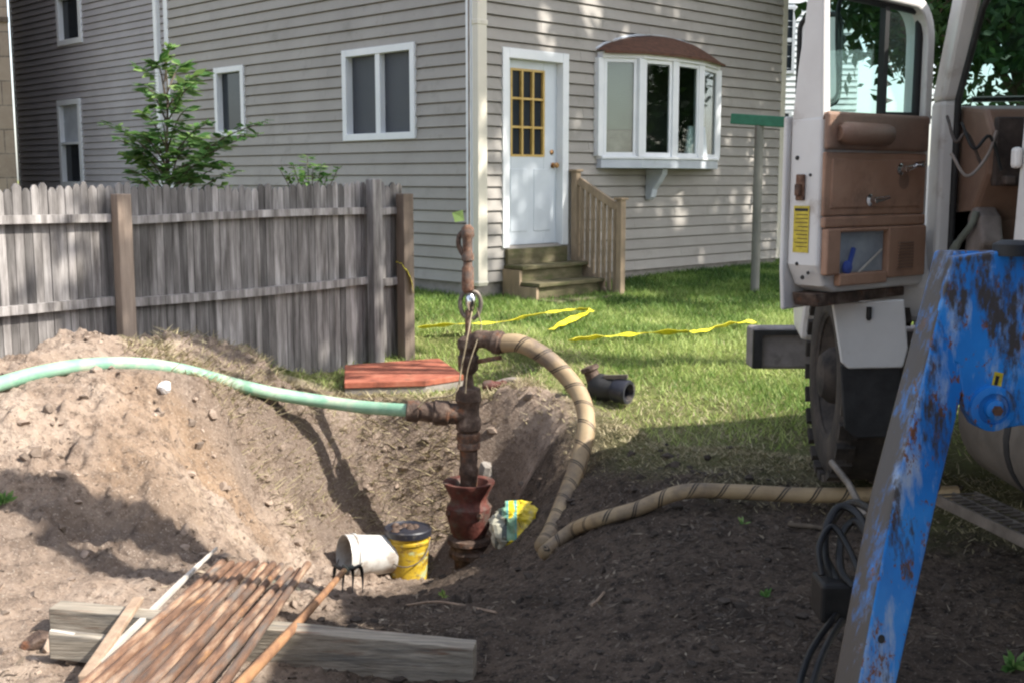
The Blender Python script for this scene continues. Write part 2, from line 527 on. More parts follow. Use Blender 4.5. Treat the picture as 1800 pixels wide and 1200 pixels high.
def hose_mat(name, base1, base2, stripe=None, scale=5, dirtc=(.30, .26, .2)):
    m, nt, N, L = new_mat(name)
    nz = noise(nt, scale, 6)
    c = ramp(nt, nz, [(.3, base1), (.7, base2)])
    dz = noise(nt, 4, 6, .65, seed=(5, 5, 1))
    c = mixc(nt, maprange(nt, dz, .48, .66), c, dirtc)
    al, ar = attr(nt, "along"), attr(nt, "around")
    bump = nz
    if stripe:
        pitch, width, col, handed = stripe
        ml = N.new("ShaderNodeMath"); ml.operation = 'MULTIPLY_ADD'
        L.new(al, ml.inputs[0]); ml.inputs[1].default_value = 1.0 / pitch
        if handed < 0:
            neg = N.new("ShaderNodeMath"); neg.operation = 'MULTIPLY'; neg.inputs[1].default_value = -1.0
            L.new(ar, neg.inputs[0]); L.new(neg.outputs[0], ml.inputs[2])
        else:
            L.new(ar, ml.inputs[2])
        fr = N.new("ShaderNodeMath"); fr.operation = 'FRACT'; L.new(ml.outputs[0], fr.inputs[0])
        f1 = ramp(nt, fr.outputs[0], [(0.0, (1, 1, 1)), (width, (1, 1, 1)), (width + .03, (0, 0, 0)), (width * 2, (0, 0, 0)), (width * 2 + .02, (1, 1, 1)), (width * 3, (1, 1, 1)), (width * 3 + .03, (0, 0, 0))])
        wear = maprange(nt, noise(nt, 9, 6, .7, seed=(9, 1, 4)), .32, .46)
        mu = N.new("ShaderNodeMath"); mu.operation = 'MULTIPLY'
        L.new(f1, mu.inputs[0]); L.new(wear, mu.inputs[1])
        c = mixc(nt, mu.outputs[0], c, col)
    return finish(m, nt, c, .6, 0, bump, .25, .006, .4)


MAT['hose_tan'] = hose_mat("tan_banded_hose", (.25, .175, .098), (.41, .305, .18), (.15, .05, (.028, .021, .017), 1), 5, (.165, .122, .085))
MAT['hose_green'] = hose_mat("faded_green_hose", (.13, .31, .205), (.30, .46, .335), None, 6, (.44, .45, .34))

# yellow bucket with worn printed label
m, nt, N, L = new_mat("yellow_bucket_plastic")
c = ramp(nt, noise(nt, 4, 5), [(.3, (.44, .29, .018)), (.7, (.62, .43, .035))])
c = mixc(nt, maprange(nt, noise(nt, 11, 7, .7, (1, 1, 1.5), seed=(2, 3, 4)), .49, .58), c, (.24, .145, .03))
c = mixc(nt, maprange(nt, noise(nt, 7, 6, .65, (1, 1, 2), seed=(7, 3, 4)), .55, .62), c, (.42, .44, .22))
MAT['bucket_yellow'] = finish(m, nt, c, .45, 0, noise(nt, 12, 4), .1)

# printed plastic bag: yellow, teal, white and dark patches
m, nt, N, L = new_mat("printed_plastic_bag")
tc = N.new("ShaderNodeTexCoord")
vo = N.new("ShaderNodeTexVoronoi"); vo.inputs['Scale'].default_value = 11
L.new(tc.outputs['Object'], vo.inputs['Vector'])
sx = N.new("ShaderNodeSeparateXYZ"); L.new(tc.outputs['Object'], sx.inputs[0])
ad = N.new("ShaderNodeMath"); ad.operation = 'MULTIPLY_ADD'; ad.inputs[1].default_value = 3.1
L.new(sx.outputs[0], ad.inputs[0])
sep = N.new("ShaderNodeSeparateColor"); L.new(vo.outputs['Color'], sep.inputs[0])
ml = N.new("ShaderNodeMath"); ml.operation = 'MULTIPLY_ADD'; ml.inputs[1].default_value = .35; ml.inputs[2].default_value = .32
L.new(sep.outputs[0], ml.inputs[0]); L.new(ml.outputs[0], ad.inputs[2])
r = ramp(nt, ad.outputs[0], [(0.0, (.35, .33, .25)), (.28, (.05, .06, .05)), (.36, (.20, .34, .22)), (.44, (.10, .34, .32)), (.47, (.66, .50, .02)), (1.0, (.72, .58, .04))])
r.node.color_ramp.interpolation = 'CONSTANT'
c = mixc(nt, maprange(nt, noise(nt, 9, 6, .65), .54, .68), r, (.30, .26, .17))
MAT['bag'] = finish(m, nt, c, .35, 0, noise(nt, 20, 5), .5)

# brown brick for the neighbouring building
m, nt, N, L = new_mat("brown_stone_wall")
tc = N.new("ShaderNodeTexCoord"); mp = N.new("ShaderNodeMapping")
mp.inputs['Rotation'].default_value = (math.pi / 2, 0, 0)
L.new(tc.outputs['Object'], mp.inputs[0])
bk = N.new("ShaderNodeTexBrick")
bk.inputs['Scale'].default_value = 1.0
bk.inputs['Brick Width'].default_value = .8; bk.inputs['Row Height'].default_value = .42; bk.inputs['Mortar Size'].default_value = .012
bk.inputs['Color1'].default_value = (.24, .185, .14, 1); bk.inputs['Color2'].default_value = (.31, .245, .185, 1); bk.inputs['Mortar'].default_value = (.10, .08, .065, 1)
L.new(mp.outputs[0], bk.inputs[0])
c = mixc(nt, maprange(nt, noise(nt, 6, 7, .7), .4, .65, 0, .7), bk.outputs[0], (.33, .27, .21))
MAT['brick'] = finish(m, nt, c, .9, 0, noise(nt, 20, 6), .6)

# ------------------------------------------------------------------ terrain
def vnoise(x, y, seed=0):
    xi, yi = np.floor(x).astype(np.int64), np.floor(y).astype(np.int64)
    fx, fy = x - xi, y - yi
    fx = fx * fx * (3 - 2 * fx); fy = fy * fy * (3 - 2 * fy)

    def h(a, b):
        n = (a * 374761393 + b * 668265263 + seed * 974711) & 0x7fffffff
        n = ((n ^ (n >> 13)) * 1274126177) & 0x7fffffff
        return ((n ^ (n >> 16)) & 0xffff) / 65535.0
    return (h(xi, yi) * (1 - fx) + h(xi + 1, yi) * fx) * (1 - fy) + (h(xi, yi + 1) * (1 - fx) + h(xi + 1, yi + 1) * fx) * fy - .5


def fbm(x, y, octs, seed=0, gain=.55):
    r = 0; a = 1.0; s = 1.0
    for k in range(octs):
        r = r + a * vnoise(x * s + 17.3 * k, y * s - 9.1 * k, seed + k)
        a *= gain; s *= 2.03
    return r


CTRL_PX = [  # surveyed ground points: photo pixel and distance
    (835, 528, 11.9), (760, 540, 11.3), (1100, 492, 13.7), (1365, 457, 16), (900, 560, 10.9), (1040, 580, 10.2), (690, 606, 9.9), (1250, 560, 10.9),
    (1000, 620, 9.1), (1000, 685, 8.3), (1200, 620, 9.1), (1350, 648, 8.4), (1100, 740, 7.7), (1250, 720, 7.8), (1400, 760, 7.1),
    (1480, 850, 5.9), (1200, 862, 5.95), (1350, 880, 5.8), (1050, 925, 5.75), (1000, 1000, 5.45), (960, 975, 6.1),
    (850, 990, 6.45), (905, 968, 6.4), (800, 1010, 6.75), (720, 1022, 7.35), (820, 1000, 7.6), (770, 1000, 7.75), (680, 1005, 7.35),
    (700, 1100, 4.9), (800, 1218, 4.0), (600, 1062, 5.6), (1200, 1000, 4.95), (1200, 1100, 4.3), (1200, 1200, 3.75), (1600, 1100, 4.2), (1700, 1000, 4.85), (1650, 900, 5.6),
    (400, 1190, 4.0), (100, 1190, 3.95), (50, 1000, 4.85), (300, 1000, 5.1), (230, 935, 5.55), (100, 890, 5.5), (60, 940, 5.15), (300, 850, 5.9),
    (200, 775, 6.15), (50, 725, 6.2), (0, 698, 6.35), (130, 655, 6.65), (230, 640, 6.85), (300, 613, 7.45), (400, 618, 7.6), (460, 680, 7.8), (360, 650, 7.2),
    (550, 665, 8.6), (650, 690, 8.5), (760, 700, 8.25), (700, 745, 8.25), (560, 735, 7.92), (650, 820, 8.05), (560, 850, 7.7), (450, 900, 7.0), (400, 800, 6.95),
    (350, 720, 6.95), (550, 980, 7.0), (480, 1000, 6.35), (650, 1000, 7.15), (400, 985, 5.65), (650, 940, 7.8),
    (900, 690, 8.2), (970, 720, 7.95), (880, 860, 8.0), (900, 790, 8.05), (870, 935, 7.8), (960, 800, 7.5), (1010, 770, 7.45), (1000, 860, 6.75), (940, 900, 7.1), (1100, 800, 7.0),
    (760, 860, 8.1), (740, 790, 8.15),
]
CW = [(-2.0, 9.3, .22), (-3.4, 8.2, .24), (-4.5, 7.0, .35), (-6, 6, .3), (-4.2, 9.5, .25), (-8, 12, .3), (-5, 14, .35), (-8, 20, .4), (0, 20, .45), (6, 18, .5), (5, 12, .4), (8, 8, .2),
      (4, 8, .18), (4, 5, .06), (4, 3, .0), (2.5, 2, .0), (0, 2.3, .0), (-2.2, 2.3, .03), (-5, 3, .1), (-4, 4.6, .15), (0, -2, .0), (6, -3, 0), (-6, -2, 0), (2.4, 6.5, .1), (1.3, 3.2, 0)]
CP = [P(*c) for c in CTRL_PX]
XY = np.array([(p.x, p.y) for p in CP] + [(a, b) for a, b, c in CW])
ZZ = np.array([p.z for p in CP] + [c for a, b, c in CW])


def _phi(d):
    return np.where(d > 1e-9, d * d * np.log(np.maximum(d, 1e-9)), 0.0)


_n = len(XY)
_K = _phi(np.linalg.norm(XY[:, None] - XY[None], axis=2)) + np.eye(_n) * 0.015
_Q = np.hstack([np.ones((_n, 1)), XY])
_A = np.block([[_K, _Q], [_Q.T, np.zeros((3, 3))]])
_S = np.linalg.solve(_A, np.concatenate([ZZ, np.zeros(3)]))


def tps(x, y):
    sh = x.shape
    q = np.stack([x.ravel(), y.ravel()], 1)
    out = np.empty(len(q))
    for i in range(0, len(q), 20000):
        c = q[i:i + 20000]
        d = np.linalg.norm(c[:, None] - XY[None], axis=2)
        out[i:i + 20000] = _phi(d) @ _S[:_n] + _S[_n] + c @ _S[_n + 1:]
    return out.reshape(sh)


LX = [-9, -4.6, -1.6, -.56, 0, .35, .62, 1.0, 1.5, 2.6, 4, 9]
LY = [11, 9.8, 8.80, 8.50, 8.42, 8.20, 7.65, 6.95, 6.45, 6.0, 5.9, 5]


def lawn_fac(x, y):
    b = np.interp(x, LX, LY) + .30 * fbm(x * 1.7, y * 1.7, 3, 5)
    return np.clip((y - b) / .25 + .5, 0, 1)


def sand_fac(x, y):
    """pale sandy spoil on the left, dark topsoil to the right"""
    e = np.interp(y, [2, 4, 5.2, 6.2, 7.0, 7.4, 7.75, 8.6, 9.5], [-.55, -.75, -.85, -.78, -.70, -.50, .75, .8, -1.0]) + .35 * fbm(x * 1.3 + 3, y * 1.3, 4, 9)
    return np.clip((e - x) / .35 + .5, 0, 1)


def ground_z(x, y):
    x = np.asarray(x, dtype=float); y = np.asarray(y, dtype=float)
    z = tps(np.clip(x, -9, 9), np.clip(y, -4, 21))
    cap = np.interp(y, [6.5, 7.5, 8.3, 9.1, 10, 12], [.10, .08, .10, .26, .32, .45]) + np.clip((-1.0 - x) / .4, 0, 1) * 1.0
    z = np.where(z > cap, cap + .15 * (z - cap), z)
    r = np.maximum(np.abs(x) - 8, 0) + np.maximum(-3 - y, 0) + np.maximum(y - 20, 0)
    k = np.clip(r / 6, 0, 1)
    z = z * (1 - k) + .3 * k
    lf = lawn_fac(x, y)
    near = np.clip(1 - r / 4, 0, 1)
    rough = (1 - lf) * near
    big = .10 * fbm(x * 1.5, y * 1.5, 3, 21)
    mid = .050 * fbm(x * 5, y * 5, 4, 31, .62)
    fine = .024 * np.maximum(fbm(x * 17, y * 17, 3, 41, .6), -.12)
    mound = np.clip((-x - .4) / 1.0, 0, 1) * np.clip((y - 4.7) / .6, 0, 1)
    flat = np.clip((y - 5.2) / .8, .35, 1)
    crumb = .020 * (.35 - np.abs(fbm(x * 13 + 5, y * 13, 3, 101, .6))) + .016 * (.3 - np.abs(fbm(x * 27, y * 27 + 3, 2, 111, .6)))
    z = z + rough * crumb * (.45 + 1.5 * mound)
    gro = .05 * (np.abs(fbm(x * 5.5 + y * 2.0, y * 1.6 - x * .5, 3, 81)) - .2)
    z = z - rough * gro * mound
    z = z + rough * (big * (.25 + .55 * mound) + mid * (.60 + 1.45 * mound) * (.55 + .45 * flat) + fine * (.9 + 1.0 * mound))
    z = z + lf * near * (.012 * fbm(x * 3, y * 3, 3, 51))
    return apply_caps(x, y, z)


GREEN_HOSE = [P(-140, 712, 6.1), P(-60, 692, 6.25), P(0, 674, 6.42), P(70, 655, 6.6), P(150, 642, 6.78), P(240, 640, 6.98), P(320, 651, 7.2), P(400, 672, 7.42), P(480, 691, 7.62), P(560, 704, 7.72), P(640, 715, 7.70), P(722, 721, 7.58)]
ZT_B = P(680, 670, 8.5).z


def PZ(px, py, z):
    r = ray(px, py); k = (z - CAMZ) / r.z
    return Vector((r.x * k, r.y * k, z))


BLOCK_TOP = [PZ(605, 672, ZT_B), PZ(748, 668, ZT_B), PZ(815, 658, ZT_B - .005), PZ(772, 629, ZT_B), PZ(606, 641, ZT_B)]
_hs = np.array([tuple(p) for p in spline(GREEN_HOSE, 8)])
_bc = sum(BLOCK_TOP, Vector()) / 5
_bs = np.array([tuple(a.lerp(b, t).lerp(_bc, u)) for a, b in zip(BLOCK_TOP, BLOCK_TOP[1:] + BLOCK_TOP[:1]) for t in (0, .33, .66) for u in (0, .5, 1)]) - np.array([0, 0, .10])
CAPS = [(_hs - np.array([0, 0, .024]), .05, .7), (_bs, .12, .30)]


def apply_caps(x, y, z):
    z = z.copy()
    for S, core, slope in CAPS:
        m = (x > S[:, 0].min() - .8) & (x < S[:, 0].max() + .8) & (y > S[:, 1].min() - .8) & (y < S[:, 1].max() + .8)
        if not m.any(): continue
        xm, ym = x[m], y[m]
        best = np.full(len(xm), 1e9); zc = np.zeros(len(xm)); fr_ = np.zeros(len(xm), dtype=bool)
        for q in S:
            dd = np.sqrt((xm - q[0]) ** 2 + (ym - q[1]) ** 2)
            k = dd < best
            best = np.where(k, dd, best); zc = np.where(k, q[2], zc); fr_ = np.where(k, ym < q[1], fr_)
        ov = np.maximum(best - core, 0)
        zc = zc + np.where(fr_, .02, slope) * ov + 3.0 * np.maximum(best - .55, 0)
        z[m] = np.minimum(z[m], zc)
    return z


def gz(x, y):
    return float(ground_z(np.array([x]), np.array([y]))[0])


def G(px, py, d0=3.2, d1=18.0):
    """where the line of sight through a photo pixel meets the ground"""
    r = ray(px, py)
    d = np.arange(d0, d1, .02)
    x = r.x / r.y * d; z = CAMZ + r.z / r.y * d
    hit = np.nonzero(z - ground_z(x, d) < 0)[0]
    i = hit[0] if len(hit) else len(d) - 1
    return Vector((x[i], d[i], z[i]))


def axis_coords(a, b, step, lo, hi):
    c = list(np.arange(a, b + 1e-6, step))
    s = step; v = a
    left = []
    while v > lo:
        s *= 1.22; v -= s; left.append(v)
    s = step; v = c[-1]
    right = []
    while v < hi:
        s *= 1.22; v += s; right.append(v)
    return np.array(left[::-1] + c + right)


gx = axis_coords(-3.6, 2.6, .015, -600, 600)
gy = axis_coords(3.0, 8.9, .015, -300, 900)
GX, GY = np.meshgrid(gx, gy)
GZ = ground_z(GX, GY)
nx, ny = len(gx), len(gy)
me = bpy.data.meshes.new("ground")
co = np.stack([GX, GY, GZ], 2).reshape(-1, 3)
me.vertices.add(nx * ny)
me.vertices.foreach_set("co", co.astype(np.float32).ravel())
ii = (np.arange(ny - 1)[:, None] * nx + np.arange(nx - 1)[None]).ravel()
quads = np.stack([ii, ii + 1, ii + nx + 1, ii + nx], 1).astype(np.int32)
nq = len(quads)
me.loops.add(nq * 4); me.loops.foreach_set("vertex_index", quads.ravel())
me.polygons.add(nq)
me.polygons.foreach_set("loop_start", np.arange(0, nq * 4, 4, dtype=np.int32))
me.polygons.foreach_set("loop_total", np.full(nq, 4, dtype=np.int32))
me.polygons.foreach_set("use_smooth", np.ones(nq, dtype=bool))
def gauss(px, py, rx, ry, seed):
    g = G(px, py)
    q = ((GX - g.x) / rx) ** 2 + ((GY - g.y) / ry) ** 2
    return np.clip(np.exp(-q) * (1.0 + 1.6 * fbm(GX * 3, GY * 3, 4, seed)), 0, 1)


ochre = .55 * np.clip(gauss(345, 770, .35, .40, 3) + .6 * gauss(260, 830, .3, .3, 4), 0, 1)
brown_patch = np.clip(.55 * gauss(330, 690, .5, .28, 5) + .6 * gauss(470, 720, .45, .4, 6) + .7 * gauss(400, 625, .6, .3, 7) + .9 * gauss(320, 970, .35, .45, 8) + 1.0 * gauss(60, 935, .5, .35, 9) + .8 * gauss(200, 950, .3, .3, 14) + 1.1 * gauss(700, 1000, .45, .35, 10) + .7 * gauss(660, 800, .45, .35, 11) + .9 * gauss(830, 900, .3, .3, 12) + .6 * gauss(560, 900, .3, .3, 13), 0, .9)  # browner patches in the pit, on the heap and in the lower-left hollow
for nm, arr in (("lawn", np.maximum(lawn_fac(GX, GY) * np.clip((GY - 6.9 + .9 * fbm(GX * 2.5, GY * 2.5, 4, 66)) / 1.2, .25, 1), .75 * np.clip((GX - .3) / .4, 0, 1) * np.clip((GY - np.interp(GX, LX, LY) + 1.2 + .9 * fbm(GX * 2, GY * 2, 4, 67)) / 1.6, 0, 1))), ("sand", sand_fac(GX, GY)), ("ochre", ochre), ("brown_patch", brown_patch)):
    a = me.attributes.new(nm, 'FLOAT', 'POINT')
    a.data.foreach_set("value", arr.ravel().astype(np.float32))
me.update(calc_edges=True)
ground = bpy.data.objects.new("ground", me)
COL.objects.link(ground)
tag(ground, "dug-up yard of sandy spoil, dark topsoil and lawn", kind="structure")

m, nt, N, L = new_mat("yard_ground")
n1 = noise(nt, 2.2, 7, .6)
n2 = noise(nt, 22, 8, .7)
n3 = noise(nt, 75, 5, .7, seed=(3, 1, 0))
n4 = noise(nt, 5.0, 7, .68, (1.0, .22, 1.0), seed=(2, 5, 1))
n5 = noise(nt, 9.0, 7, .7, seed=(8, 2, 1))
sand = ramp(nt, n1, [(.30, (.26, .190, .140)), (.45, (.37, .280, .214)), (.58, (.47, .372, .296)), (.72, (.49, .375, .275))])
sand = mixc(nt, maprange(nt, n4, .47, .62, 0, .6), sand, (.24, .18, .14))
sand = mixc(nt, attr(nt, "ochre"), sand, (.42, .255, .125))
sand = mixc(nt, attr(nt, "brown_patch"), sand, (.19, .145, .115))
sand = mixc(nt, maprange(nt, n5, .52, .66, 0, .8), sand, (.155, .112, .085))
sand = mixc(nt, maprange(nt, n2, .52, .66, 0, .9), sand, (.14, .10, .076))
sand = mixc(nt, maprange(nt, n3, .56, .68, 0, .8), sand, (.54, .46, .38))
dark = ramp(nt, n1, [(.3, (.066, .048, .036)), (.5, (.115, .085, .064)), (.7, (.17, .127, .096))])
dark = mixc(nt, maprange(nt, n5, .50, .64, 0, .8), dark, (.052, .040, .032))
dark = mixc(nt, maprange(nt, n2, .50, .62), dark, (.036, .028, .023))
dark = mixc(nt, maprange(nt, n3, .57, .67, 0, .9), dark, (.27, .225, .185))
soil = mixc(nt, attr(nt, "sand"), dark, sand)
lawnc = ramp(nt, n2, [(.3, (.10, .12, .035)), (.55, (.20, .22, .075)), (.75, (.36, .32, .16))])
col = mixc(nt, attr(nt, "lawn"), soil, lawnc)
ad = N.new("ShaderNodeMath"); ad.operation = 'MULTIPLY_ADD'; ad.inputs[1].default_value = .4
L.new(n3, ad.inputs[0]); L.new(n2, ad.inputs[2])
finish(m, nt, col, .95, 0, ad.outputs[0], 1.0, .035, .15)
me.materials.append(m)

# ------------------------------------------------------------------ house
S2 = math.sqrt(.5)
HC = Vector((-.38, 12.0, 0))
FR = (HC, Vector((S2, S2, 0)), Vector((S2, -S2, 0)))      # wall with the door
FL = (HC, Vector((-S2, S2, 0)), Vector((-S2, -S2, 0)))    # wall with the sliding window


def hit(fr, px, py, o=0.0):
    c, e, n = fr
    r = ray(px, py)
    k = ((c + n * o) - Vector((0, 0, CAMZ))).dot(n) / r.dot(n)
    p = Vector((0, 0, CAMZ)) + r * k
    return (p - c).dot(e), p.z


def fp(fr, s, o, z):
    return fr[0] + fr[1] * s + fr[2] * o + Vector((0, 0, z))


def siding(mb, fr, s0, s1, z0, z1, ex, holes, seed=0):
    rnd = random.Random(seed)
    c, e, n = fr
    nc = int((z1 - z0) / ex) + 1
    for i in range(nc):
        zb = z0 + i * ex
        zt = min(zb + ex, z1)
        if zt - zb < .01: continue
        br = sorted({zb, zt} | {h[2] for h in holes if zb < h[2] < zt} | {h[3] for h in holes if zb < h[3] < zt})
        seams = [s0]
        v = s0 + rnd.uniform(.6, 3.6)
        while v < s1 - .4:
            seams.append(v); v += rnd.uniform(2.4, 3.7)
        seams.append(s1)
        wob = rnd.uniform(-.002, .002)
        for j in range(len(br) - 1):
            a, b = br[j], br[j + 1]
            zm = (a + b) / 2
            cuts = [(h[0], h[1]) for h in holes if h[2] < zm < h[3]]
            for q in range(len(seams) - 1):
                segs = [(seams[q], seams[q + 1])]
                for h0, h1 in cuts:
                    ns = []
                    for x0, x1 in segs:
                        if h1 <= x0 or h0 >= x1: ns.append((x0, x1)); continue
                        if h0 > x0: ns.append((x0, h0))
                        if h1 < x1: ns.append((h1, x1))
                    segs = ns
                tv = rnd.uniform(.93, 1.05)
                lift = .0015 * (q % 2)

                zg = zb + ex * .87

                def off(z): return .008 + lift + (.022 + wob) * max(0.0, 1 - (z - zb) / ex)
                for x0, x1 in segs:
                    m_ = min(max(zg, a), b)
                    if m_ > a:
                        mb.quad(fp(fr, x0, off(a), a), fp(fr, x1, off(a), a), fp(fr, x1, off(m_), m_), fp(fr, x0, off(m_), m_), tv)
                    if b > m_:      # recessed shadow groove below the lip of the course above
                        mb.quad(fp(fr, x0, -.016, m_), fp(fr, x1, -.016, m_), fp(fr, x1, -.016, b), fp(fr, x0, -.016, b), tv)
                        if m_ > a:
                            mb.quad(fp(fr, x0, off(m_), m_), fp(fr, x1, off(m_), m_), fp(fr, x1, -.016, m_), fp(fr, x0, -.016, m_), tv)
                    if a == zb:
                        mb.quad(fp(fr, x0, -.016, a), fp(fr, x1, -.016, a), fp(fr, x1, off(a), a), fp(fr, x0, off(a), a), tv)


ZF = hit(FL, 812, 496)[1]
sL_end = hit(FL, 300, 200)[0]
sR_end = hit(FR, 1370, 300)[0]
ZTOP = 6.2
house = thing("house", HC + Vector((0, 0, .3)), "grey lap-sided house with white back door, bow window and corner downspout", "house")

# openings (s0,s1,z0,z1)
w1 = (hit(FL, 733, 160)[0], hit(FL, 608, 165)[0], hit(FL, 670, 245)[1], hit(FL, 670, 84)[1])
w2 = (hit(FL, 433, 180)[0], hit(FL, 383, 180)[0], hit(FL, 408, 238)[1], hit(FL, 408, 119)[1])
d_ = (hit(FR, 881, 250)[0], hit(FR, 994, 250)[0], hit(FR, 935, 430)[1], hit(FR, 935, 91)[1])
bay = (hit(FR, 1047, 200)[0], hit(FR, 1253, 210)[0], hit(FR, 1047, 296)[1], hit(FR, 1047, 94)[1])

mb = MB()
siding(mb, FL, .09, sL_end - .05, ZF, ZTOP, .123, [w1, w2], 3)
mb.build("wall", MAT['siding'], house)
mb = MB()
siding(mb, FR, .09, sR_end - .05, ZF, ZTOP, .123, [d_, bay], 5)
mb.build("wall", MAT['siding'], house)
# foundation below both walls
mb = MB()
mb.fbox(FL, .03, sL_end, -.25, -.025, -.3, ZF + .01)
mb.fbox(FR, -.0, sR_end, -.25, -.022, -.3, ZF + .012)
mb.build("foundation", MAT['concrete'], house)
# rear enclosure and roof so that the house is a closed volume
mb = MB()
cA, cB = fp(FL, sL_end, -.05, 0), fp(FR, sR_end, -.05, 0)
cC = cA + FR[1] * sR_end
mb.prism([cA, cC, cC + Vector((.02, .02, 0)), cA + Vector((-.02, .02, 0))], (0, 0, ZTOP))
mb.prism([cB, cC, cC + Vector((.02, .02, 0)), cB + Vector((.02, 0, 0))], (0, 0, ZTOP))
mb.build("rear_wall", MAT['siding'], house)
mb = MB()
e0 = [fp(FR, -.4, .4, ZTOP), fp(FR, sR_end + .4, .4, ZTOP), cC + Vector((.5, .5, ZTOP)), fp(FL, sL_end + .4, .4, ZTOP)]
mid = sum(e0, Vector()) / 4 + Vector((0, 0, 2.2))
mb.add(e0 + [mid], [(0, 1, 4), (1, 2, 4), (2, 3, 4), (3, 0, 4), (3, 2, 1, 0)])
mb.build("roof", MAT['bay_roof'], house)
# trim posts
mb = MB()
mb.fbox(FL, .0, .095, -.02, .028, ZF - .01, ZTOP - .01)
mb.fbox(FR, -.028, .095, -.02, .026, ZF - .012, ZTOP - .012)
mb.build("corner_post", MAT['trim'], house, bevel=.004)
mb = MB()
mb.fbox(FL, sL_end - .06, sL_end + .05, -.02, .03, ZF - .01, ZTOP - .01)
mb.build("corner_post", MAT['trim'], house, bevel=.004)
mb = MB()
mb.fbox(FR, sR_end - .06, sR_end + .05, -.02, .03, ZF - .01, ZTOP - .01)
mb.build("corner_post", MAT['downspout'], house, bevel=.004)
# downspouts
mb = MB()
sd, zd = hit(FR, 846, 505, .08)
zs = hit(FR, 846, 503, .08)[1]
mb.fbox(FR, sd - .070, sd + .060, .035, .115, zs, ZTOP - .2)
mb.fbox(FR, sd - .078, sd + .068, .030, .122, zs + .02, zs + .05)
mb.fbox(FR, sd - .078, sd + .068, .030, .122, zs + 2.6, zs + 2.65)
mb.build("downspout", MAT['downspout'], house, bevel=.008)
mb = MB()
s9 = hit(FL, 291, 200)[0]
mb.fbox(FL, s9 - .02, s9 + .07, .035, .10, ZF - .1, ZTOP - .2)
mb.build("downspout", MAT['trim'], house, bevel=.008)


def window(fr, r, parent, lights, fw=.06, depth=.045, mats=('pane_dark',), vertical_split=True, name="window", rail_h=None):
    s0, s1, z0, z1 = r
    mb = MB()
    mb.fbox(fr, s0 - .01, s0 + fw, -.06, depth, z0 - .01, z1 + .01)
    mb.fbox(fr, s1 - fw, s1 + .01, -.06, depth, z0 - .01, z1 + .01)
    mb.fbox(fr, s0 + fw, s1 - fw, -.06, depth - .002, z0 - .01, z0 + fw)
    mb.fbox(fr, s0 + fw, s1 - fw, -.06, depth - .002, z1 - fw, z1 + .01)
    w = mb.build(name, MAT['trim'], parent, bevel=.004)
    a, b = s0 + fw, s1 - fw
    c, d = z0 + fw, z1 - fw
    if vertical_split:
        n = lights
        step = (b - a) / n
        for i in range(1, n):
            mb = MB(); mb.fbox(fr, a + i * step - .04, a + i * step + .04, -.05, depth - .012, c, d)
            mb.build("mullion", MAT['trim'], w, bevel=.003)
        for i in range(n):
            mb = MB(); mb.fbox(fr, a + i * step, a + (i + 1) * step, -.055, -.035 - .01 * i, c, d)
            mb.build("pane", MAT[mats[i % len(mats)]], w)
    else:
        mb = MB(); mb.fbox(fr, a, b, -.05, depth - .012, (c + d) / 2 - .02, (c + d) / 2 + .025)
        mb.build("sash_rail", MAT['trim'], w, bevel=.003)
        mb = MB(); mb.fbox(fr, a, b, -.055, -.03, (c + d) / 2, d); mb.build("pane", MAT[mats[0]], w)
        mb = MB(); mb.fbox(fr, a, b, -.06, -.04, c, (c + d) / 2); mb.build("pane", MAT[mats[-1]], w)
    return w


window(FL, w1, house, 2, .065, .05, ('pane_screen', 'pane_screen'))
window(FL, w2, house, 1, .06, .05, ('pane_dark',))

# back door
s0, s1, z0, z1 = d_
mb = MB()
mb.fbox(FR, s0 - .01, s0 + .085, -.10, .040, z0 - .02, z1 + .01)
mb.fbox(FR, s1 - .085, s1 + .01, -.10, .040, z0 - .02, z1 + .01)
mb.fbox(FR, s0 + .085, s1 - .085, -.10, .038, z1 - .09, z1 + .01)
door = mb.build("door", MAT['trim'], house, bevel=.005)
gs0, gs1 = hit(FR, 898, 200, -.06)[0], hit(FR, 955, 200, -.06)[0]
gz0, gz1 = hit(FR, 926, 274, -.06)[1], hit(FR, 926, 124, -.06)[1]
a, b = s0 + .085, s1 - .085
mb = MB()
zt = z1 - .09
mb.fbox(FR, a, gs0, -.10, -.055, z0, zt)
mb.fbox(FR, gs1, b, -.10, -.055, z0, zt)
mb.fbox(FR, gs0, gs1, -.10, -.0555, z0, gz0)
mb.fbox(FR, gs0, gs1, -.10, -.0555, gz1, zt)
# raised panels on the lower half
pm = (a + b) / 2
for x0, x1 in ((a + .10, pm - .05), (pm + .05, b - .10)):
    mb.fbox(FR, x0, x1, -.06, -.048, z0 + .14, gz0 - .14)
mb.build("door_leaf", MAT['door_white'], door, bevel=.004)
mb = MB(); mb.fbox(FR, gs0, gs1, -.099, -.085, gz0, gz1); mb.build("pane", MAT['pane_dark'], door)
mb = MB()
for k in range(4):
    q = gs0 + (gs1 - gs0) * k / 3
    mb.fbox(FR, q - .013, q + .013, -.082, -.050, gz0 - .01, gz1 + .01)
for k in range(4):
    q = gz0 + (gz1 - gz0) * k / 3
    mb.fbox(FR, gs0 + .014, gs1 - .014, -.082, -.052, q - .012, q + .012)
mb.build("muntin_grid", MAT['muntin'], door)
sk, zk = hit(FR, 972, 291, -.05)
mb = MB(); mb.lathe(fp(FR, sk, -.056, zk), FR[2], [(0, .03), (.01, .03), (.012, .012), (.04, .012), (.045, .028), (.065, .032), (.08, .02)], 16)
mb.build("knob", MAT['brass'], door, smooth=40)
sk2, zk2 = hit(FR, 970, 268, -.05)
mb = MB(); mb.lathe(fp(FR, sk2, -.056, zk2), FR[2], [(0, .028), (.012, .026), (.02, .012)], 16)
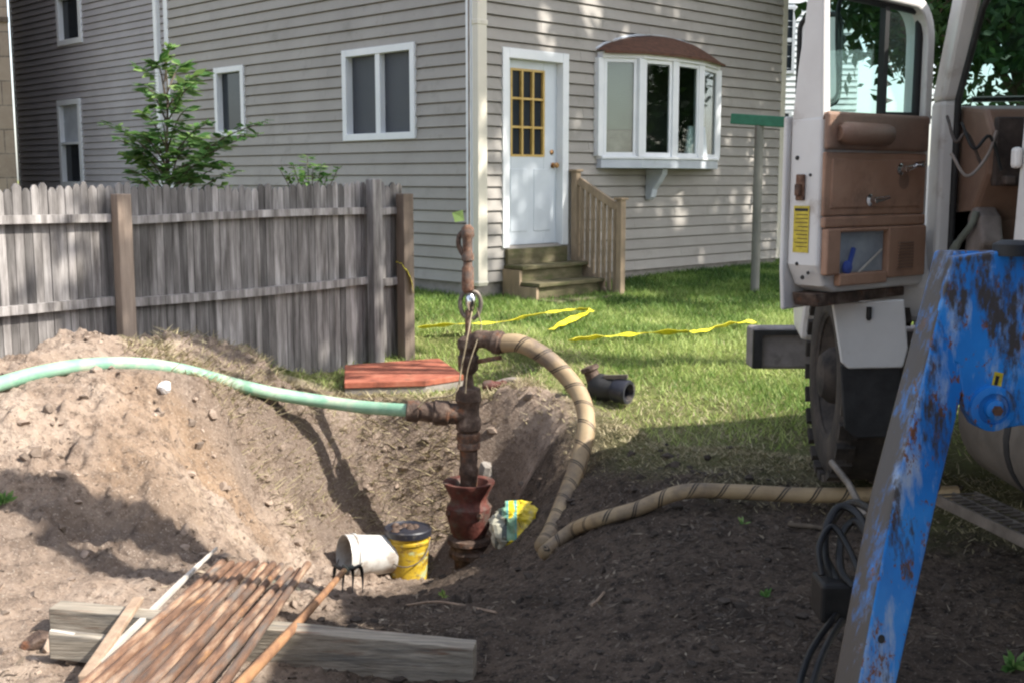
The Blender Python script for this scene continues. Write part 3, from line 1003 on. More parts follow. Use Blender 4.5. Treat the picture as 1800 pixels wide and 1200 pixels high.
mb.build("deadbolt", MAT['brass'], door, smooth=40)

# bow window
s0, s1, z0, z1 = bay
zb_ = z0 + (z1 - z0) * .105
fr_s = [0, .19, .43, .69, 1.0]
fo = [.06, .30, .36, .30, .06]
bp = [(s0 + (s1 - s0) * k, o) for k, o in zip(fr_s, fo)]
bow = MB()
poly = [fp(FR, s, o + .03, z0) for s, o in bp] + [fp(FR, s1, -.05, z0), fp(FR, s0, -.05, z0)]
bow.prism(poly, (0, 0, zb_ - z0 - .03))
bowo = bow.build("bow_window", MAT['sill_grey'], house, bevel=.006)
mb = MB()
poly = [fp(FR, s, o + .05, zb_ - .03) for s, o in bp] + [fp(FR, s1 + .02, -.05, zb_ - .03), fp(FR, s0 - .02, -.05, zb_ - .03)]
mb.prism(poly, (0, 0, .03)); mb.build("sill", MAT['trim'], bowo, bevel=.005)
mb = MB()
zh = z1 - .05
poly = [fp(FR, s, o + .04, zh) for s, o in bp] + [fp(FR, s1, -.05, zh), fp(FR, s0, -.05, zh)]
mb.prism(poly, (0, 0, .07)); mb.build("head_board", MAT['trim'], bowo, bevel=.005)
for i, (s, o) in enumerate(bp):
    mb = MB(); w = .055 if i not in (0, 4) else .05
    mb.fbox(FR, s - w, s + w, o - .05, o + .028, zb_, zh); mb.build("mullion", MAT['trim'], bowo, bevel=.006)
for i in range(4):
    A0, A1 = bp[i], bp[i + 1]
    p0, p1 = fp(FR, A0[0], A0[1] - .01, zb_), fp(FR, A1[0], A1[1] - .01, zb_)
    d = (p1 - p0).normalized(); up = Vector((0, 0, zh - zb_))
    nrm = Vector((d.y, -d.x, 0))
    mb = MB()
    f_ = .035
    q0, q1 = p0 + d * .05, p1 - d * .05
    mb.obox(q0, d * f_, nrm * .02, up); mb.obox(q1 - d * f_, d * f_, nrm * .02, up)
    mb.obox(q0 + d * f_, (q1 - q0) - d * 2 * f_, nrm * .019, Vector((0, 0, .045)))
    mb.obox(q0 + d * f_ + Vector((0, 0, zh - zb_ - .045)), (q1 - q0) - d * 2 * f_, nrm * .019, Vector((0, 0, .045)))
    mb.build("sash", MAT['trim'], bowo, bevel=.003)
    mb = MB(); mb.obox(q0, q1 - q0, nrm * .006, up); mb.build("pane", MAT['glass_bay'], bowo)
# blinds, curtain and dark room behind the glass
for k, (f0, f1, zz) in enumerate(((.03, .17, .0), )):
    mb = MB()
    zc = zb_ + (zh - zb_) * .28
    n = 34
    for j in range(n):
        zz_ = zc + (zh - zc) * j / n
        mb.obox(fp(FR, s0 + (s1 - s0) * f0, .02, zz_), (fp(FR, s0 + (s1 - s0) * f1, .22, zz_) - fp(FR, s0 + (s1 - s0) * f0, .02, zz_)), FR[2] * .012, Vector((0, 0, (zh - zc) / n * .86)))
    mb.build("window_blind", MAT['blind'], bowo)
mb = MB()
mb.obox(fp(FR, s0 + (s1 - s0) * .03, .0, zb_), fp(FR, s0 + (s1 - s0) * .17, .2, zb_) - fp(FR, s0 + (s1 - s0) * .03, 0, zb_), FR[2] * .01, Vector((0, 0, (zh - zb_) * .27)))
mb.build("lower_blind", MAT['seat_grey'], bowo)
mb = MB()
sa, sb = s0 + (s1 - s0) * .62, s0 + (s1 - s0) * .80
for j in range(9):
    t0 = j / 9
    mb.tube([fp(FR, sa + (sb - sa) * t0, .24, zb_ + .01), fp(FR, sa + (sb - sa) * (t0 * .8 + .1), .24, zb_ + (zh - zb_) * .34)], [.035, .02], 8)
mb.build("curtain", MAT['neighbour_white'], bowo, smooth=60)
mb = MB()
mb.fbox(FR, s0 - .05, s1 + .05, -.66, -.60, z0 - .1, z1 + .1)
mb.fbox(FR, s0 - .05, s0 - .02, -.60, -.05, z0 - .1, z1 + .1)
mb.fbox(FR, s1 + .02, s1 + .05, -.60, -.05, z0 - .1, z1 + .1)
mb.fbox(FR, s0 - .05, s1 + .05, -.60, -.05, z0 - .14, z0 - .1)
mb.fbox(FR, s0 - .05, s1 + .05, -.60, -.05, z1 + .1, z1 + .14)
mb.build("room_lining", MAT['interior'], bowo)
# arched shingle roof over the bow
K = 16
rv, rf = [], []
zr = z1 + .021
for k in range(K + 1):
    t = k / K
    s = s0 - .03 + (s1 - s0 + .06) * t
    o = float(np.interp(t, fr_s, fo)) + .09
    zt = zr + .235 * max(1e-6, math.sin(math.pi * t)) ** .75
    ro, rw = fp(FR, s, o, zr), fp(FR, s, .015, zt + .01)
    for j in range(6):
        u = j / 5
        p = ro.lerp(rw, u)
        p.z += .07 * math.sin(math.pi * u) * math.sin(math.pi * t)
        rv.append(p)
for k in range(K):
    for j in range(5):
        a_ = k * 6 + j
        rf.append((a_, a_ + 6, a_ + 7, a_ + 1))
mb = MB(); mb.add(rv, rf)
for k in range(K):
    a_, b_ = rv[k * 6], rv[(k + 1) * 6]
    mb.quad(a_ - Vector((0, 0, .03)), b_ - Vector((0, 0, .03)), b_, a_)
mb.build("bow_roof", MAT['bay_roof'], bowo, smooth=50)
mb = MB()
mb.tube([rv[k * 6 + 5] + Vector((0, 0, .015)) for k in range(K + 1)], .016, 8)
mb.build("roof_flashing", MAT['sill_grey'], bowo, smooth=60)
mb = MB()
sbk = hit(FR, 1160, 330, .2)[0]
pts = [(0.02, z0 - .005), (.28, z0 - .005), (.27, z0 - .06), (.20, z0 - .16), (.13, z0 - .24), (.11, z0 - .33), (.06, z0 - .37), (.02, z0 - .36)]
mb.prism([fp(FR, sbk - .05, o, z) for o, z in pts], FR[1] * .10)
mb.build("bracket", MAT['sill_grey'], bowo, bevel=.012)

# set-back rear wing
wp = P(290, 200, 20.0)
FW = (Vector((wp.x, wp.y, 0)), FL[1], FL[2])
wing = thing("house_wing", FW[0] + Vector((0, 0, .3)), "set-back bluish grey lap-sided wing with two narrow white-framed windows", "house")
sw_end = hit(FW, 31, 200)[0]
v1 = (hit(FW, 147, 250)[0], hit(FW, 108, 250)[0], hit(FW, 128, 328)[1], hit(FW, 128, 176)[1])
v2 = (hit(FW, 146, 40)[0], hit(FW, 104, 40)[0], hit(FW, 126, 78)[1], hit(FW, 126, -90)[1])
mb = MB(); siding(mb, FW, -1.5, sw_end, .5, 8.0, .118, [v1, v2], 8); mb.build("wall", MAT['siding_blue'], wing)
mb = MB(); mb.fbox(FW, sw_end - .02, sw_end + .06, -.05, .03, .4, 8.0); mb.build("corner_post", MAT['trim'], wing)
mb = MB(); mb.fbox(FW, -1.5, sw_end, -.3, -.02, -.2, .5); mb.build("foundation", MAT['concrete'], wing)
mb = MB(); mb.fbox(FW, -1.5, sw_end + .3, -4, .3, 8.0, 8.3); mb.build("roof", MAT['bay_roof'], wing)
mb = MB(); mb.fbox(FW, sw_end - .03, sw_end - .01, -3.5, -.06, -.2, 8.0); mb.fbox(FW, -1.5, sw_end - .04, -3.5, -3.4, -.2, 8.0); mb.build("rear_wall", MAT['siding_blue'], wing)
window(FW, v1, wing, 1, .09, .06, ('sill_grey', 'pane_dark'), vertical_split=False)
window(FW, v2, wing, 1, .09, .06, ('pane_dark',), vertical_split=False)

# neighbours
nb = thing("neighbour_building", P(-60, 330, 22) - Vector((0, 0, 1.5)), "brown block-walled building edge left of the grey wing", "building")
pR = P(31, 330, 21.0)
kx = pR.x * 27 / 21 * 1.02
mb = MB(); mb.prism([(pR.x - 6, 21, -.2), (pR.x, 21, -.2), (kx, 27, -.2), (kx - 6, 27, -.2)], (0, 0, 9.2)); mb.build("wall", MAT['brick'], nb, bevel=.02)
mb = MB(); zl = P(10, 35, 21).z; mb.prism([(pR.x - 6.05, 20.95, zl - .04), (pR.x + .03, 20.95, zl - .04), (kx + .03, 27.05, zl - .04), (kx - 6, 27.05, zl - .04)], (0, 0, .08)); mb.build("ledge", MAT['bark'], nb)
mb = MB(); mb.prism([(pR.x - 6.3, 20.7, 9.01), (pR.x + .3, 20.7, 9.01), (kx + .3, 27.3, 9.01), (kx - 6, 27.3, 9.01)], (0, 0, .3)); mb.build("roof", MAT['bay_roof'], nb)

xl, xr = P(1340, 200, 25).x, P(1506, 200, 25).x
nh = thing("neighbour_house", ((xl + xr) / 2, 25, .4), "pale blue-white house with dark windows behind the corner of the grey house", "house")
FN = (Vector((xl, 25, 0)), Vector((1, 0, 0)), Vector((0, -1, 0)))
mb = MB(); siding(mb, FN, 0, xr - xl, .4, 8.5, .12, [], 12)
mb.fbox(FN, 0, xr - xl, -6, -.02, -.2, 8.5)
mb.build("wall", MAT['neighbour_white'], nh)
mb = MB(); mb.fbox(FN, -.3, xr - xl + .3, -6.3, .35, 8.5, 8.8); mb.build("roof", MAT['bay_roof'], nh)
for (a, b, c, d) in ((1374, 1396, 12, 130), (1374, 1394, 195, 250), (1374, 1391, 255, 310)):
    s0_, s1_ = P(a, 100, 25).x - xl, P(b, 100, 25).x - xl
    zt_, zb2 = P(1380, c, 25).z, P(1380, d, 25).z
    mb = MB()
    mb.fbox(FN, s0_, s1_, .0, .05, zb2, zb2 + .06); mb.fbox(FN, s0_, s1_, .0, .05, zt_ - .06, zt_)
    mb.fbox(FN, s0_, s0_ + .06, .0, .051, zb2 + .061, zt_ - .061); mb.fbox(FN, s1_ - .06, s1_, .0, .051, zb2 + .061, zt_ - .061)
    mb.fbox(FN, s0_ + .061, s1_ - .061, .0, .045, (zt_ + zb2) / 2 - .04, (zt_ + zb2) / 2 + .04)
    w = mb.build("window", MAT['sill_grey'], nh)
    mb = MB(); mb.fbox(FN, s0_ + .05, s1_ - .05, .0, .03, zb2 + .05, zt_ - .05); mb.build("pane", MAT['pane_dark'], w)

# ------------------------------------------------------------------ back steps with one railing
st0 = hit(FR, 884, 430)[0]; st1 = hit(FR, 992, 430)[0]
zd0 = d_[2] - .03
steps = thing("wooden_steps", fp(FR, (st0 + st1) / 2, .4, gz(*fp(FR, (st0 + st1) / 2, .6, 0).xy)), "mossy wooden back steps with a brown railing on one side below the white door", "steps")
RISE, RUN = .165, .24
mb = MB(); mb.fbox(FR, st0, st1 - .03, .03, .075, zd0 - RISE, zd0); mb.build("threshold_board", MAT['wood_step'], steps, bevel=.006)
for i in range(1, 4):
    zt = zd0 - RISE * i
    o0, o1 = (.03 if i == 1 else .03 + RUN * (i - 1) + .002), .03 + RUN * i + .04
    mb = MB(); mb.fbox(FR, st0 - .02, st1 + .05, o0, o1, zt - .04, zt); mb.build("tread", MAT['wood_step'], steps, bevel=.008)
    if i < 4:
        mb = MB(); mb.fbox(FR, st0 + .005, st1 + .0, o1 - .065, o1 - .045, zt - RISE - .0, zt - .041); mb.build("riser", MAT['wood_step'], steps)
for s in (st0 - .035, st1 + .052):
    mb = MB()
    z_ = zd0 - RISE
    poly = [fp(FR, s, .03, z_ - .04), fp(FR, s, .03, z_ - .36)]
    poly += [fp(FR, s, .10, z_ - .36), fp(FR, s, RUN * 2 + .12, zd0 - RISE * 3 - .20), fp(FR, s, RUN * 3 + .01, zd0 - RISE * 3 - .22), fp(FR, s, RUN * 3 + .01, zd0 - RISE * 3 - .045),
             fp(FR, s, RUN * 2 + .04, zd0 - RISE * 3 - .045), fp(FR, s, RUN * 2 + .04, zd0 - RISE * 2 - .045), fp(FR, s, RUN + .04, zd0 - RISE * 2 - .045), fp(FR, s, RUN + .04, z_ - .045)]
    mb.prism(poly, FR[1] * .035); mb.build("stringer", MAT['wood_rail'], steps)
sN = st1 + .075
zn1 = hit(FR, 997, 302, .10)[1]
oN = .74
pN = fp(FR, sN, oN, 0)
zn2 = P(1072, 352, pN.y).z
for o, zt, zb2 in ((.10, zn1, zd0 - .22), (oN, zn2, gz(pN.x, pN.y) - .1)):
    mb = MB(); mb.fbox(FR, sN - .038, sN + .038, o - .038, o + .038, zb2, zt)
    mb.fbox(FR, sN - .058, sN + .058, o - .058, o + .058, zt, zt + .025)
    mb.build("newel_post", MAT['wood_rail'], steps, bevel=.006)
ra, rb = fp(FR, sN, .145, zn1 - .10), fp(FR, sN, oN - .045, zn2 - .08)
mb = MB(); mb.beam(ra, rb, .04, .085); mb.build("handrail", MAT['wood_rail'], steps, bevel=.005)
la, lb = fp(FR, sN, .145, zd0 - .14), fp(FR, sN, oN - .045, zd0 - .14 - .50)
mb = MB(); mb.beam(la, lb, .04, .08); mb.build("bottom_rail", MAT['wood_rail'], steps, bevel=.005)
for k in range(7):
    t = (k + .6) / 7
    a_, b_ = la.lerp(lb, t), ra.lerp(rb, t)
    mb = MB(); mb.fbox((a_ * 1.0 - Vector((0, 0, a_.z)), FR[1], FR[2]), -.017, .017, -.017, .017, a_.z + .02, b_.z - .03)
    mb.build("baluster", MAT['wood_rail'], steps)

# ------------------------------------------------------------------ stockade fence
FA = P(707, 400, 9.95)
FF = (Vector((FA.x, FA.y, 0)), Vector((-S2, -S2, 0)), Vector((S2, -S2, 0)))
fence = thing("stockade_fence", FF[0] + Vector((-2, -2, .2)), "weathered grey pointed-picket wooden fence running in front of the house", "fence")
LEN = 7.0
sp1 = hit(FF, 206, 450)[0]; sp2 = hit(FF, 647, 450)[0]
ZFT = 1.56


def pickets(s_a, s_b, seed):
    rnd = random.Random(seed)
    mb = MB()
    s = s_a
    while s < s_b - .02:
        w = rnd.uniform(.050, .064)
        p = fp(FF, s + w / 2, 0, 0)
        zb2 = gz(p.x, p.y) - .06
        zt = ZFT + rnd.uniform(-.022, .016) + .012 * math.sin(s * 3)
        o = rnd.uniform(-.004, .004)
        c0, c1 = s + .001, s + w - .0015
        cm = (c0 + c1) / 2
        poly = [fp(FF, c0, o, zb2), fp(FF, c1, o, zb2), fp(FF, c1, o, zt - .026), fp(FF, cm + .010, o, zt), fp(FF, cm - .010, o, zt), fp(FF, c0, o, zt - .026)]
        mb.prism(poly, FF[2] * -.018, rnd.choice([.50, .66, .80, .92, 1.0, 1.1, 1.25]) * rnd.uniform(.92, 1.08))
        s += w + rnd.uniform(.0, .0025)
    return mb


sections = [(.0, sp2 - .01), (sp2 + .01, sp1), (sp1 + .002, sp1 + 2.5), (sp1 + 2.502, LEN)]
for k, (a_, b_) in enumerate(sections):
    pickets(a_, b_, 20 + k).build("picket_panel", MAT['fence'], fence)
for k, (a_, b_) in enumerate(((.02, sp2 - .06), (sp2 + .05, sp1 - .05), (sp1 + .06, sp1 + 2.45))):
    for zr, hh, sag in ((1.33, .055, .01), (.76, .06, -.012)):
        mb = MB()
        n = 8
        for j in range(n):
            t0, t1 = j / n, (j + 1) / n
            q0 = fp(FF, a_ + (b_ - a_) * t0, .030, zr + sag * math.sin(math.pi * t0) + (.05 if k == 1 else .02) * (t0 - .5) * -.6)
            q1 = fp(FF, a_ + (b_ - a_) * t1, .030, zr + sag * math.sin(math.pi * t1) + (.05 if k == 1 else .02) * (t1 - .5) * -.6)
            mb.beam(q0, q1, .056, hh, tint=1.25)
        mb.build("rail", MAT['fence'], fence)
for s, w, zt, tn, mt in ((sp1, .105, 1.50, 1.15, 'fence_post'), (sp2, .10, 1.60, .95, 'fence'), (.05, .11, 1.48, .62, 'fence_post'), (sp1 + 2.5, .1, 1.5, 1, 'fence_post')):
    p = fp(FF, s, .06, 0)
    mb = MB(); mb.fbox(FF, s - w / 2, s + w / 2, .043, .043 + w * .95, gz(p.x, p.y) - .15, zt, tn)
    mb.build("fence_post", MAT[mt], fence, bevel=.008)

# ------------------------------------------------------------------ clothesline post
pc = P(1327, 500, 12.6)
cl = thing("clothesline_post", (pc.x, pc.y, gz(pc.x, pc.y)), "grey steel clothesline post with a green crossbar on the lawn", "post")
zc = P(1327, 212, 12.6).z
mb = MB(); mb.tube([(pc.x, pc.y, gz(pc.x, pc.y) - .1), (pc.x, pc.y, zc - .04)], .048, 14); mb.build("pole", MAT['grey_post'], cl, smooth=50)
ca, cb = P(1286, 209, 12.75), P(1392, 216, 12.4)
mb = MB(); mb.beam(ca, cb, .07, .11); mb.build("crossbar", MAT['green_post'], cl, bevel=.01)

# ------------------------------------------------------------------ well: casing, drill string, swivel
wb = P(825, 1000, 7.6)
WX, WY = wb.x, wb.y
well = thing("drill_string", (WX, WY, gz(WX, WY)), "rusty drill pipe with tee and swivel standing in a red flanged well casing", "drill pipe")


def wz(y): return P(825, y, 7.6).z


def wp_(px, py, d=7.6): return P(px, py, d)


mb = MB(); mb.lathe((WX, WY, gz(WX, WY) - .3), (0, 0, 1), [(0, .10), (wz(955) - gz(WX, WY) + .3, .10)], 28); mb.build("casing", MAT['mud_steel'], well, smooth=40)
mb = MB(); zc0 = wz(975)
mb.lathe((WX, WY, zc0), (0, 0, 1), [(0, .135), (.03, .140), (.05, .125), (.075, .125), (.09, .145), (.12, .14), (.135, .11)], 28); mb.build("casing_collar", MAT['mud_steel'], well, smooth=35)
zb0, zb1 = wz(942), wz(845)
H = zb1 - zb0
mb = MB(); mb.lathe((WX, WY, zb0), (0, 0, 1), [(0, .105), (H * .12, .125), (H * .38, .150), (H * .55, .150), (H * .62, .128), (H * .70, .122), (H * .86, .150), (H * .97, .172), (H, .172), (H * .985, .13), (H * .8, .085)], 30)
mb.build("casing_bell", MAT['red_bell'], well, smooth=38)
for k in range(4):
    a_ = k * math.pi / 2 + .5
    d = Vector((math.cos(a_), math.sin(a_), 0))
    mb = MB(); mb.lathe(Vector((WX, WY, zb0 + H * .47)) + d * .145, d, [(0, .02), (.02, .02), (.024, .012)], 6); mb.build("bolt", MAT['rust'], well)
# pipe segments
def lath_px(name, y0, y1, prof, mat, n=22, dx=0):
    z0_, z1_ = wz(y0), wz(y1)
    mb = MB(); mb.lathe((WX + dx, WY, z0_), (0, 0, 1), [((z1_ - z0_) * t, r) for t, r in prof], n)
    return mb.build(name, mat, well, smooth=38)


lath_px("pipe", 880, 765, [(0, .058), (.38, .058), (.42, .066), (.5, .066), (.54, .058), (.8, .060), (.82, .072), (1, .072)], MAT['mud_steel'])
lath_px("coupling", 790, 758, [(0, .060), (.1, .078), (.35, .078), (.45, .070), (.6, .080), (.9, .080), (1, .062)], MAT['rust'])
lath_px("tee", 760, 678, [(0, .062), (.08, .083), (.30, .083), (.36, .072), (.62, .072), (.70, .088), (.95, .080), (1, .045)], MAT['mud_steel'])
ta, tb = wp_(822, 728), wp_(716, 721, 7.58)
d = tb - ta
mb = MB(); mb.lathe(ta, d, [(0, .07), (d.length * .30, .07), (d.length * .33, .082), (d.length * .55, .085), (d.length * .58, .068), (d.length * .80, .062), (d.length * .82, .074), (d.length, .070), (d.length * 1.02, .05)], 20)
mb.build("side_outlet", MAT['mud_steel'], well, smooth=38)
lath_px("neck", 682, 640, [(0, .040), (.3, .034), (.55, .030), (.75, .045), (1, .05)], MAT['mud_steel'])
lath_px("swivel_body", 655, 590, [(0, .045), (.1, .066), (.45, .070), (.5, .058), (.62, .058), (.7, .072), (.9, .068), (1, .03)], MAT['mud_steel'])
ga = [wp_(826, 612), wp_(836, 598, 7.57), wp_(850, 596, 7.55), wp_(868, 600, 7.53), wp_(886, 604, 7.5)]
mb = MB(); mb.tube(spline(ga, 6), [.052] * 8 + [.058] * 8 + [.066] * 9, 16); mb.build("gooseneck", MAT['mud_steel'], well, smooth=50)
mb = MB(); mb.lathe(wp_(868, 600, 7.53), wp_(886, 604, 7.5) - wp_(868, 600, 7.53), [(0, .06), (.01, .078), (.05, .078), (.06, .066)], 16); mb.build("clamp", MAT['mud_steel'], well, smooth=38)
mb = MB(); mb.beam(wp_(834, 636), wp_(880, 628, 7.5), .04, .03); mb.build("swivel_arm", MAT['rust'], well, bevel=.004)
lath_px("rod", 592, 545, [(0, .020), (1, .020)], MAT['rust'], 14)
# shackle and hanging link
for sgn in (-1, 1):
    mb = MB()
    c_ = wp_(827, 532)
    pts = [c_ + Vector((sgn * .0, 0, .075)), c_ + Vector((sgn * .045, 0, .06)), c_ + Vector((sgn * .068, 0, 0)), c_ + Vector((sgn * .050, 0, -.075)), c_ + Vector((sgn * .012, 0, -.11))]
    mb.tube(spline(pts, 5), .014, 10); mb.build("shackle_arm", MAT['grating'], well, smooth=60)
mb = MB(); mb.lathe(wp_(827, 517), (0, 0, -1), [(0, .02), (.02, .034), (.07, .034), (.11, .02)], 14); mb.build("shackle_pin", MAT['chrome'], well, smooth=40)
lath_px("lift_rod", 515, 395, [(0, .025), (.04, .040), (.36, .040), (.40, .030), (.46, .030), (.48, .040), (.56, .040), (.60, .031), (.78, .033), (.84, .045), (.95, .040), (1, .02)], MAT['rust'], 18)
mb = MB(); mb.tube(spline([wp_(820, 402), wp_(808, 414), wp_(806, 430), wp_(813, 446), wp_(820, 450)], 5), .016, 8); mb.build("latch_hook", MAT['mud_steel'], well, smooth=60)
mb = MB(); mb.tube([wp_(825, 396), (WX + .03, WY - .1, 9.0)], .006, 6); mb.build("hoist_cable", MAT['grating'], well, smooth=60)
mb = MB(); mb.tube(spline([wp_(838, 540), wp_(846, 575, 7.55), wp_(838, 600, 7.5), wp_(822, 650, 7.45), wp_(818, 690, 7.45)], 6), .004, 6); mb.build("tag_rope", MAT['hemp'], well, smooth=60)
mb = MB(); mb.tube(spline([wp_(830, 545), wp_(822, 590, 7.5), wp_(812, 640, 7.5), wp_(800, 690, 7.45), wp_(755, 700, 7.5), wp_(735, 715, 7.5)], 6), .006, 6); mb.build("tag_rope", MAT['hemp'], well, smooth=60)
# green rag leaf caught on the hook
mb = MB(); q = wp_(808, 380)
mb.add([q, q + Vector((-.05, .01, .02)), q + Vector((-.03, -.01, -.04)), q + Vector((.03, 0, -.03)), q + Vector((.02, 0, .04))], [(0, 1, 2), (0, 2, 3), (0, 3, 4), (0, 4, 1)])
mb.build("green_rag", MAT['sapling'], well)

# ------------------------------------------------------------------ hoses
hp = [wp_(884, 603, 7.5), P(915, 604, 7.46), P(955, 624, 7.42), P(995, 660, 7.36), P(1022, 700, 7.26), P(1031, 750, 7.1), P(1018, 810, 6.95), P(996, 870, 6.72), P(972, 930, 6.42), P(955, 968, 6.2)]
hp[-1].z = max(hp[-1].z, gz(hp[-1].x, hp[-1].y) + .03)
mb = MB(); sp_ = spline(hp, 9); mb.tube(sp_, [.060 - .008 * i / len(sp_) for i in range(len(sp_))], 16)
tag(mb.build("kelly_hose", MAT['hose_tan'], None, loc=hp[-1], smooth=180), "tan dark-banded hose arching from the swivel down into the mud", "hose")


def ground_path(pxs, r, lift=0.0):
    out = []
    for px, py in pxs:
        g = G(px, py)
        out.append(Vector((g.x, g.y, gz(g.x, g.y) + r + lift)))
    return out


hp = ground_path([(957, 985), (975, 968), (1010, 946), (1055, 925), (1120, 906), (1200, 897), (1300, 893), (1400, 893), (1490, 893), (1560, 894), (1680, 896)], .036)
for p in hp[5:]: p.z = max(p.z, .06)
mb = MB(); mb.tube(spline(hp, 10), .038, 16)
tag(mb.build("suction_hose", MAT['hose_tan'], None, loc=hp[0], smooth=180), "tan black-banded hose lying across the dark soil to the truck", "hose")
hp = GREEN_HOSE
hs_ = spline(hp, 9)
mb = MB(); mb.tube(hs_, .043, 16)
tag(mb.build("discharge_hose", MAT['hose_green'], None, loc=hp[0], smooth=180), "faded green hose lying over the sandy spoil heap to the drill pipe", "hose")

# ------------------------------------------------------------------ buckets, bag, pit items
bb = P(716, 1022, 7.3)
bz = gz(bb.x, bb.y) - .015
yb = thing("bucket", (bb.x, bb.y, bz), "yellow plastic bucket with a muddy black lid standing in the pit", "bucket")
mb = MB(); mb.lathe((bb.x, bb.y, bz), (0.02, 0, 1), [(0, .118), (.005, .122), (.28, .138), (.285, .146), (.30, .146), (.305, .139), (.345, .141)], 32); mb.build("pail", MAT['bucket_yellow'], yb, smooth=35)
mb = MB(); mb.lathe((bb.x + .006, bb.y, bz + .325), (0.02, 0, 1), [(0, .149), (.004, .153), (.04, .153), (.048, .146), (.038, .135), (.036, .05), (.042, .03)], 32); mb.build("lid", MAT['black_plastic'], yb, smooth=35)
mb = MB()
for k in range(7):
    a_ = random.uniform(0, 6.28); r_ = random.uniform(.02, .10)
    c_ = Vector((bb.x + r_ * math.cos(a_), bb.y + r_ * math.sin(a_), bz + .368))
    mb.lathe(c_, (random.uniform(-.3, .3), random.uniform(-.3, .3), 1), [(-.012, .012), (0, .03), (.014, .02), (.022, .006)], 7)
mb.build("mud_lump", MAT['mud_steel'], yb, smooth=60)
mb = MB()
hp = [Vector((bb.x + .15 * math.cos(a_), bb.y + -.15 * abs(math.sin(a_)) - .01, bz + .29 - .13 * abs(math.sin(a_)))) for a_ in np.linspace(0, math.pi, 14)]
mb.tube(hp, .004, 6); mb.build("handle", MAT['grating'], yb, smooth=60)

wbk = P(648, 1004, 7.2)
ax = Vector((-.86, -.48, .10)).normalized()
zc_ = gz(wbk.x, wbk.y) + .13
wc = Vector((wbk.x, wbk.y, zc_))
wbu = thing("bucket", (wbk.x, wbk.y, zc_ - .13), "white plastic bucket tipped on its side in the pit", "bucket")
b0 = wc - ax * .16
mb = MB(); mb.lathe(b0, ax, [(0, .114), (.006, .120), (.25, .136), (.255, .145), (.27, .145), (.275, .138), (.325, .140), (.325, .134), (.28, .130), (.02, .112)], 32)
mb.build("pail", MAT['bucket_white'], wbu, smooth=35)
e_ = ax.cross(Vector((0, 0, 1))).normalized()
mb = MB(); mb.tube([b0 + ax * (.26 + .10 * math.sin(t)) + e_ * .148 * math.cos(t) - Vector((0, 0, .10 * math.sin(t))) for t in np.linspace(0, math.pi, 14)], .004, 6); mb.build("handle", MAT['grating'], wbu, smooth=60)

# crumpled printed bag
bgp = P(902, 968, 6.75)
bgz = gz(bgp.x, bgp.y)
bm = bmesh.new()
bmesh.ops.create_icosphere(bm, subdivisions=4, radius=1)
for v in bm.verts:
    c = v.co.copy()
    n_ = math.sin(c.x * 7 + c.z * 5) * .10 + math.sin(c.y * 9 - c.z * 8 + 2) * .09 + math.sin(c.x * 17 + c.y * 13 + c.z * 11) * .05
    k = 1 + n_
    wz_ = .75 + .25 * (1 - c.z) * .6
    v.co = Vector((c.x * .135 * k * wz_, c.y * .10 * k * wz_, max(c.z, -.75) * .155 * (1 + n_ * .6)))
    if c.z > .45: v.co.x += .06 * (c.z - .45) + .03 * math.sin(c.x * 20)
me = bpy.data.meshes.new("plastic_bag"); bm.to_mesh(me); bm.free()
me.materials.append(MAT['bag'])
for p in me.polygons: p.use_smooth = False
bag = bpy.data.objects.new("plastic_bag", me); COL.objects.link(bag)
bag.location = (bgp.x, bgp.y, P(902, 972, 6.75).z + .15)
bag.scale = (1.12, 1.1, 1.1)
tag(bag, "crumpled yellow and teal printed plastic bag beside the red casing", "bag")

# white lump, stones
def rock(c, r, mat, label, cat="stone", seed=1, name="stone", group=None):
    rnd = random.Random(seed)
    bm = bmesh.new(); bmesh.ops.create_icosphere(bm, subdivisions=2, radius=1)
    ph = [rnd.uniform(0, 6) for _ in range(6)]
    for v in bm.verts:
        c_ = v.co.copy()
        k = 1 + .18 * math.sin(c_.x * 3 + ph[0]) + .15 * math.sin(c_.y * 4 + ph[1]) + .12 * math.sin(c_.z * 5 + c_.x * 3 + ph[2])
        v.co = Vector((c_.x * r[0] * k, c_.y * r[1] * k, c_.z * r[2] * k))
    me = bpy.data.meshes.new(name); bm.to_mesh(me); bm.free(); me.materials.append(mat)
    at = me.attributes.new("tint", 'FLOAT', 'FACE'); at.data.foreach_set("value", [rnd.uniform(.8, 1.1)] * len(me.polygons))
    o = bpy.data.objects.new(name, me); COL.objects.link(o)
    o.location = (c[0], c[1], gz(c[0], c[1]) + r[2] * .55); o.rotation_euler = (rnd.uniform(-.3, .3), rnd.uniform(-.3, .3), rnd.uniform(0, 6))
    return tag(o, label, cat, group)


rock(G(289, 692), (.05, .035, .035), MAT['white_stone'], "small white lump on the spoil heap below the green hose", "lump", 3, "white_lump")
rock(G(62, 1135), (.055, .04, .03), MAT['mud_steel'], "dark stone on the sandy ground near the left edge of the photo", "stone", 5)
rock(G(855, 850), (.06, .05, .08), MAT['stone'], "grey stone behind the red casing in the pit wall", "stone", 8)

# ------------------------------------------------------------------ red timber block on the grass
zt_b = ZT_B
top = BLOCK_TOP
rblk = thing("timber_block", (_bc.x, _bc.y, zt_b - .12), "flaking red-orange painted timber slab lying on the grass by the fence", "timber")
mb = MB(); mb.prism([p + Vector((0, 0, .0)) for p in top], (0, 0, -.045)); mb.build("painted_top", MAT['red_block'], rblk, bevel=.006)
mb = MB(); mb.prism([p + Vector((0, .012, -.045)) for p in top], (0, 0, -.16)); mb.build("raw_base", MAT['raw_timber'], rblk, bevel=.006)

